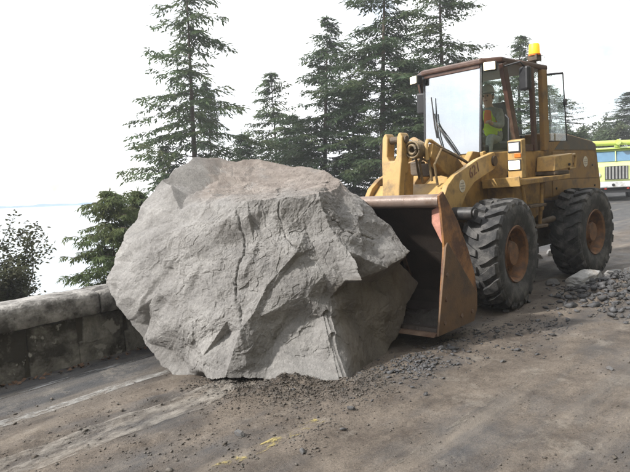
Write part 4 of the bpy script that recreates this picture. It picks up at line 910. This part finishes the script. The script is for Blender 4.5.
for p in body.polygons:
    c = p.center
    if c.z > .535 or (c.x > .43 and c.z > .18 and c.z < .34): p.material_index = 1
per = link('person', body); per.matrix_world = PMX
tag(per, 'person in lime and orange safety vest and white hard hat driving the loader', 'person')
tv = [(-.005, 0, .06), (.02, 0, .16), (.06, 0, .34), (.085, 0, .43), (.10, .17, .45), (.10, -.17, .45)]
ve = skin_mesh('vest', tv, [(0, 1), (1, 2), (2, 3), (3, 4), (3, 5)], [(.175, .165), (.172, .15), (.195, .155), (.15, .13), .105, .105], 'hivis')
ve.materials.append(M['hivisorange'])
for p in ve.polygons:
    c = p.center
    if c.z > .26 and not (.075 < abs(c.y) < .125): p.material_index = 1
link('vest', ve, per)
hh = MB().lathe([(.0, .125), (.05, .118), (.09, .088), (.112, .04), (.118, .0), (.135, -.006), (.135, -.014), (.112, -.012)], 24, (.160, 0, .775), 'z')
hh.prism([(.26, -.08), (.33, -.05), (.345, 0), (.33, .05), (.26, .08)], .763, .772, 'z').build('hard_hat', 'hat', per, None, 0, True)
MB().tube([(.255, 0, .715), (.285, 0, .672), (.262, 0, .665)], [.010, .017, .010], 8).build('nose', 'skin', per, None, 0, True)
MB().tube([(.245, -.03, .635), (.256, 0, .633), (.245, .03, .635)], .008, 6).build('mouth', mat('lips', (.3, .12, .1), .5), per)
for s in (1, -1):
    MB().lathe([(0, -.01), (.011, -.006), (.014, 0), (.011, .006), (0, .01)], 10, (.245, .035*s, .71), 'x').build('eye', mat('eye_dark', (.06, .05, .045), .3), per)
    MB().lathe([(0, -.012), (.02, -.006), (.026, 0), (.02, .006), (0, .01)], 10, (.16, .098*s, .69)).build('ear', 'skin', per, None, 0, True)
hm_ = MB(); pr_ = [(.092, 0), (.100, .02), (.102, .06), (.098, .09)]; hv = []
for k in range(13):
    a = R(75 + 210*k/12)
    hv += [(.150 + r_*math.cos(a), r_*math.sin(a), .66 + h_) for r_, h_ in pr_]
hm_.add(hv, [(k*4 + i, k*4 + 4 + i, k*4 + 5 + i, k*4 + 1 + i) for k in range(12) for i in range(3)]).build('hair', 'hair', per, None, 0, True)
bpy.context.view_layer.update()

# ------------------------------------------------------------------ lime truck far down the road
TP = (15.55, 31.0); ta = math.atan2(-.86, -.36)
truck = empty('truck', (TP[0], TP[1], float(base_z(U(*TP))) ), ta, 'lime yellow truck with a boom over its cab parked behind the loader', 'truck')
cb = MB().prism([(-1.0, .95), (1.15, .95), (1.2, 1.75), (.62, 1.95), (.42, 2.55), (.2, 2.66), (-1.0, 2.66)], -1.17, 1.17).build('cab', 'limepale', truck, None, .05)
MB().add([(.66, -1.06, 1.98), (.66, 1.06, 1.98), (.455, 1.0, 2.50), (.455, -1.0, 2.50), (.62, -1.06, 1.98), (.62, 1.06, 1.98), (.42, 1.0, 2.5), (.42, -1.0, 2.5)], [(0, 1, 2, 3), (7, 6, 5, 4), (0, 4, 5, 1), (2, 6, 7, 3), (1, 5, 6, 2), (0, 3, 7, 4)]).build('windshield', 'truckglass', cb)
bar0 = MB().box((.62, 0, 2.24), (.05, .03, .54), Matrix.Rotation(R(-21), 3, 'Y')).build('windshield_divider', 'limepale', cb)
MB().prism([(.15, 2.661), (.62, 2.60), (.62, 2.64), (.15, 2.72)], -1.12, 1.12).build('sun_visor', 'lime', cb, None, .01)
gr = MB().box((1.20, 0, 1.40), (.05, 1.06, .66)).build('grille', 'darkgap', truck)
for k in range(7):
    MB().box((1.235, -.45 + .15*k, 1.40), (.03, .075, .62)).build('grille_slat', 'silver', gr, None, .006)
for k in (-1, 1): MB().box((1.235, .555*k, 1.40), (.04, .05, .68)).build('grille_frame', 'limepale', gr)
for s in (1, -1):
    MB().tube([(1.17, .82*s, 1.32), (1.22, .82*s, 1.32)], .12, 16).build('headlight', 'lampoff', truck, None, .01)
    MB().box((1.19, .98*s, 1.55), (.05, .12, .1)).build('turn_lens', 'orange', truck)
    MB().tube([(.5, 1.18*s, 2.3), (.6, 1.42*s, 2.3), (.6, 1.42*s, 1.9)], .02, 6).box((.6, 1.42*s, 2.05), (.06, .18, .36)).build('side_mirror', 'black', truck)
    for x in (.35, -3.4):
        w = MB().lathe([(.28, -.13), (.45, -.15), (.50, -.10), (.50, .10), (.45, .15), (.28, .13)], 28, (x, .95*s, .5), closed=True).build('wheel', 'rubber', truck, None, 0, True)
        MB().lathe([(0, .10*s), (.2, .10*s), (.285, .13*s)], 20, (x, .95*s, .5)).build('rim', 'white', w)
    MB().box((1.28, .5*s, .62), (.1, .1, .06)).build('tow_hook', 'red', truck)
MB().box((1.27, 0, .82), (.22, 2.4, .30)).build('bumper', 'white', truck, None, .04)
MB().tube([(1.385, -.15, .80), (1.40, -.15, .80)], .07, 14).build('bumper_hole', 'darkgap', truck)
MB().box((-1.6, 0, .72), (5.6, .8, .32)).build('chassis', 'darkgap', truck, None, .02)
MB().box((1.05, 0, .52), (.3, 2.1, .22)).build('air_dam', 'darkgap', truck, None, .02)
MB().box((-3.0, 0, 1.3), (3.6, 2.35, .75)).build('bed', 'lime', truck, None, .04)
bo_ = MB().tube([(-3.4, .3, 2.6), (-1.0, .2, 2.86), (1.0, .1, 2.92)], .14, 14).build('boom', 'lime', truck, None, 0, True)
MB().tube([(.55, -1.4, 2.94), (.55, 1.9, 2.86)], .13, 14).build('boom_crosspipe', 'lime', truck, None, 0, True)
MB().tube([(-3.4, .3, 1.6), (-3.4, .3, 2.65)], .25, 14).build('boom_pedestal', 'lime', truck, None, 0, True)

# ------------------------------------------------------------------ trees
def card(V, F, p, t, s, L_, w, droop=0.):
    q0 = p; q1 = p + t*L_*.45 + s*w; q2 = p + t*L_ + Vector((0, 0, -droop)); q3 = p + t*L_*.45 - s*w; k = len(V)
    V += [q0[:], q1[:], q2[:], q3[:]]; F.append((k, k + 1, k + 2, k + 3))
def conifer_meshes(Hh, rad, seed, m, low_frac, dens, gap, cs=1., sp=1., shape=.72):
    g = random.Random(seed); T = MB(); bend = [g.uniform(-.012, .012) for _ in range(4)]
    def ax(t): return Vector((Hh*(bend[0]*t*t + bend[1]*math.sin(4.5*t)*.5), Hh*(bend[2]*t*t + bend[3]*math.sin(5*t + 1)*.5), Hh*t))
    T.tube([ax(i/18) for i in range(19)], [max(.010, .0095*Hh*(1 - i/18.4)**.95) for i in range(19)], 8)
    tme = T.mesh('trunk', 'bark', True)
    B = MB(); V = []; F = []; t = low_frac
    U_ = g.uniform
    while t < .995:
        rel = (1 - t)/.75; nb = g.choice([1, 2, 2, 3])
        for b in range(nb):
            if g.random() < gap: continue
            az = U_(0, 6.283); tj = min(.996, t + U_(-.006, .006)); Lb = rad*min(1., (1 - t)/.05 + .12)*min(1.05, rel**shape*1.22 + .05)*(U_(.35, 1.15) if g.random() < .8 else U_(.8, 1.3))
            d0 = Vector((math.cos(az), math.sin(az), 0)); elev = U_(-.32, .22) + .75*max(0, t - .72); sag = U_(.15, .5); tip = U_(.05, .32)
            n = max(3, int(Lb/(.26*cs))); o_ = ax(tj); pts = []
            wob = U_(-.25, .25)
            for i in range(n + 1):
                s_ = i/n; pts.append(o_ + (d0 + Vector((-d0.y, d0.x, 0))*wob*s_)*Lb*s_ + Vector((U_(-.03, .03), U_(-.03, .03), Lb*(elev*s_ - sag*s_*s_ + tip*s_**3) + U_(-.03, .03))))
            B.tube(pts, [max(.005, .009*Lb*(1 - i/(n + .3))) for i in range(n + 1)], 4, False)
            side = Vector((-d0.y, d0.x, 0)); bare = U_(.08, .3) if t < .85 else 0
            for i in range(1, n + 1):
                s_ = i/n
                if s_ < bare: continue
                for sg in (1, -1, 1, -1):
                    if g.random() > dens: continue
                    tl = (.28 + .20*Lb*(1 - s_)**.6)*U_(.5, 1.3)*cs
                    td = (side*sg*U_(.5, 1.1) + d0*U_(.3, 1.1) + Vector((0, 0, U_(-.75, .15)))).normalized()
                    p0 = pts[i].lerp(pts[i - 1], g.random()); m_ = max(2, int(tl/(.085*cs)))
                    for j in range(m_ + 1):
                        pp = p0 + td*tl*j/m_; pp.z -= .22*tl*(j/m_)**2; sg2 = 1 if j % 2 else -1
                        cd = (td*U_(.5, 1.) + Vector((-td.y, td.x, 0))*sg2*U_(.2, .9) + Vector((0, 0, U_(-.75, .25)))).normalized()
                        sd_ = cd.cross(Vector((U_(-.9, .9), U_(-.9, .9), 1)).normalized()).normalized()
                        card(V, F, pp, cd, sd_, U_(.16, .38)*cs, U_(.026, .058)*cs, .03)
        t += U_(.11, .25)*sp/Hh*(1 if t < .9 else .7)
    for k in range(14):
        cd = Vector((U_(-.35, .35), U_(-.35, .35), 1)).normalized(); card(V, F, ax(1 - .045*U_(0, 1)), cd, cd.cross(Vector((U_(-1, 1), U_(-1, 1), 0))).normalized(), U_(.2, .4)*cs, .03*cs, 0)
    cme = npmesh('crown', np.array(V), np.array(F), m); bme = B.mesh('branches', 'bark')
    return tme, cme, bme, Hh, rad
def plant_fir(x, y, top, rad, label, src, rz, grp='fir trees beyond the wall', name='fir_tree'):
    bz = float(terrain_z(x, y)) - .3; tr = empty(name, (x, y, bz), rz, label, 'tree', grp); kx = rad/src[4]; kz = (top - bz)/src[3]
    S_ = Matrix.Diagonal((kx, kx, kz, 1)); link('trunk', src[0], tr, S_); c = link('crown', src[1], tr, S_); tag(link('branches', src[2], c), kind='stuff'); return tr
PROTO = [conifer_meshes(27, 3.9, 41, 'needles', .36, .88, .22), conifer_meshes(27, 3.7, 52, 'needles2', .36, .95, .08), conifer_meshes(25, 3.5, 63, 'needles2', .36, 1., .0), conifer_meshes(26, 3.6, 74, 'needles', .36, .85, .15)]
TREES = [(-.190, 30, 13.4, 3.9, 'tall open fir tree at far left behind the boulder', 'needles', .95, .16),
         (-.164, 37, 9.0, 2.4, 'slender dense fir just right of the tall left fir', 'needles2', 1., .0),
         (-.242, 31, 4.6, 2.9, 'small drooping fir low at the left of the tall left fir', 'needles', .9, .05),
         (-.110, 34, 5.4, 2.8, 'low fir rising just above the boulder top left of centre', 'needles2', .9, .05),
         (-.055, 38, 9.6, 3.4, 'thin pointed fir left of the centre of the picture', 'needles', .8, .10),
         (.020, 33, 11.2, 3.6, 'pointed fir standing above the middle of the boulder', 'needles2', .95, .05),
         (-.022, 36, 6.6, 3.2, 'bushy dark fir low behind the boulder top', 'needles2', 1., .0),
         (.066, 36, 8.2, 3.4, 'dense dark fir filling the gap left of the bellcrank', 'needles2', 1., .0),
         (.121, 30, 14.2, 3.6, 'tallest dark fir directly behind the bellcrank', 'needles2', 1., .05),
         (.165, 37, 9.4, 3.3, 'dark fir immediately left of the cab windshield', 'needles2', 1., .0),
         (.226, 34, 14.6, 3.9, 'tall open fir rising above the cab windshield', 'needles', .95, .08),
         (.345, 42, 12.1, 3.2, 'thin fir tip showing over the cab roof beside the beacon', 'needles', .8, .1),
         (.398, 46, 9.3, 3.4, 'fir seen through the open cab side window', 'needles', .9, .05)]
SRC = [0, 2, 1, 2, 3, 1, 2, 2, 1, 2, 0, 3, 3]
for i, (dx, dp, top, rad, lb, m_, dn, gp) in enumerate(TREES):
    plant_fir(dx*dp, dp, top, rad*1.08, lb, PROTO[SRC[i]], i*2.4)
plant_fir(.535*60, 60, 10.6, 4.8, 'fir tree at the right edge behind the lime truck', PROTO[2], 1.1)
for x, y, top, rad, lb, sd_ in ((-.338*14.5, 14.5, 2.15, 1.55, 'bright green bushy cedar above the wall left of the boulder', 81), (-.287*15.5, 15.5, 2.1, 1.45, 'green young cedar partly hidden by the boulder at left', 82)):
    hh_ = top - float(terrain_z(x, y)) + .3
    plant_fir(x, y, top, rad, lb, conifer_meshes(hh_, rad, sd_, 'cedar', .12, 1., 0, .42, .26, .5), 0, 'young evergreens by the wall', 'cedar_tree')

def broad(x, y, hgt, rad, seed, label, leafm, nb=9, leaf=.12, nleaf=14, wood='twigs', cat='tree', name='broadleaf_tree', up=1., cz=None, grp=None):
    g = random.Random(seed); bz = float(terrain_z(x, y)) - .1 if cz is None else cz; Hh = hgt
    o = empty(name, (x, y, bz), 0, label, cat, grp); B = MB(); V = []; F = []
    def grow(p, d, L_, r_, lev):
        n = 4; pts = [p]
        for i in range(n):
            d = (d + Vector((g.uniform(-.28, .28), g.uniform(-.28, .28), g.uniform(-.12, .22)*up))).normalized(); pts.append(pts[-1] + d*L_/n)
        B.tube(pts, [r_*(1 - .5*i/n) for i in range(n + 1)], 5 if lev else 7, False)
        if lev < 3:
            for k in range(4 if lev else nb):
                q = pts[g.randint(1, n)]; dd = (d + Vector((g.uniform(-1, 1), g.uniform(-1, 1), g.uniform(-.3, .7)*up))*(.95)).normalized(); grow(q, dd, L_*g.uniform(.45, .72), r_*.45, lev + 1)
        if lev >= 2:
            for k in range(nleaf):
                q = pts[g.randint(1, n)] + Vector((g.gauss(0, .09), g.gauss(0, .09), g.gauss(0, .08)))*(rad*.6)
                cd = Vector((g.uniform(-1, 1), g.uniform(-1, 1), g.uniform(-.6, .5))).normalized(); s_ = cd.cross(Vector((g.uniform(-1, 1), g.uniform(-1, 1), 1))).normalized()
                card(V, F, q, cd, s_, leaf*g.uniform(.6, 1.3), leaf*.3, 0)
    grow(Vector((0, 0, 0)), Vector((g.uniform(-.1, .1), g.uniform(-.1, .1), 1)), Hh*.62, Hh*.022, 0)
    B.build('trunk' if cat == 'tree' else 'stems', wood, o, None, 0, True)
    link('crown', npmesh('crown', np.array(V), np.array(F), leafm), o); return o
broad(.475*55, 55, 5.2, 2.2, 5, 'rounded green tree low behind the engine hood', 'leaf', 12, .30, 26, up=.8, grp='broadleaf trees far right')
broad(.435*57, 57, 5.0, 2.2, 6, 'smaller rounded tree farther left behind the engine hood', 'leaf', 12, .30, 26, up=.8, grp='broadleaf trees far right')
broad(.505*62, 62, 5.8, 2.4, 9, 'pale rounded tree left of the right edge fir', 'leaf', 12, .30, 26, up=.8, grp='broadleaf trees far right')
SH = [(-.580, 11.5, 2.3, 'dark brownish shrub at the far left edge above the wall', 11), (-.60, 13.2, 2.5, 'thinner twiggy shrub just right of the far left dark shrub', 12), (-.475, 12.2, .1, 'low bare twigs poking above the wall left of the cedar', 13)]
for dx, dp, h_, lb, sd_ in SH:
    x, y = dx*dp, dp
    broad(x, y, h_ + 1.5, 1.1, sd_, lb, 'brownleaf', 24, .085, 75, cat='shrub', name='shrub', up=1., grp='shrubs behind the wall')

# ------------------------------------------------------------------ sea haze
hz = MB().box((30, 40, 8), (420, 300, 84)).build('haze', mat('t', (1, 1, 1)))
hm = bpy.data.materials.new('sea_haze'); hm.use_nodes = True; hn = hm.node_tree.nodes; hn.remove(hn['Principled BSDF'])
pv = hn.new('ShaderNodeVolumePrincipled'); pv.inputs['Color'].default_value = (.93, .96, 1, 1); pv.inputs['Density'].default_value = .0018; pv.inputs['Anisotropy'].default_value = .2
hm.node_tree.links.new(pv.outputs[0], hn['Material Output'].inputs['Volume']); hz.data.materials.clear(); hz.data.materials.append(hm); tag(hz, 'thin pale sea haze over the whole place', None, None, 'stuff')
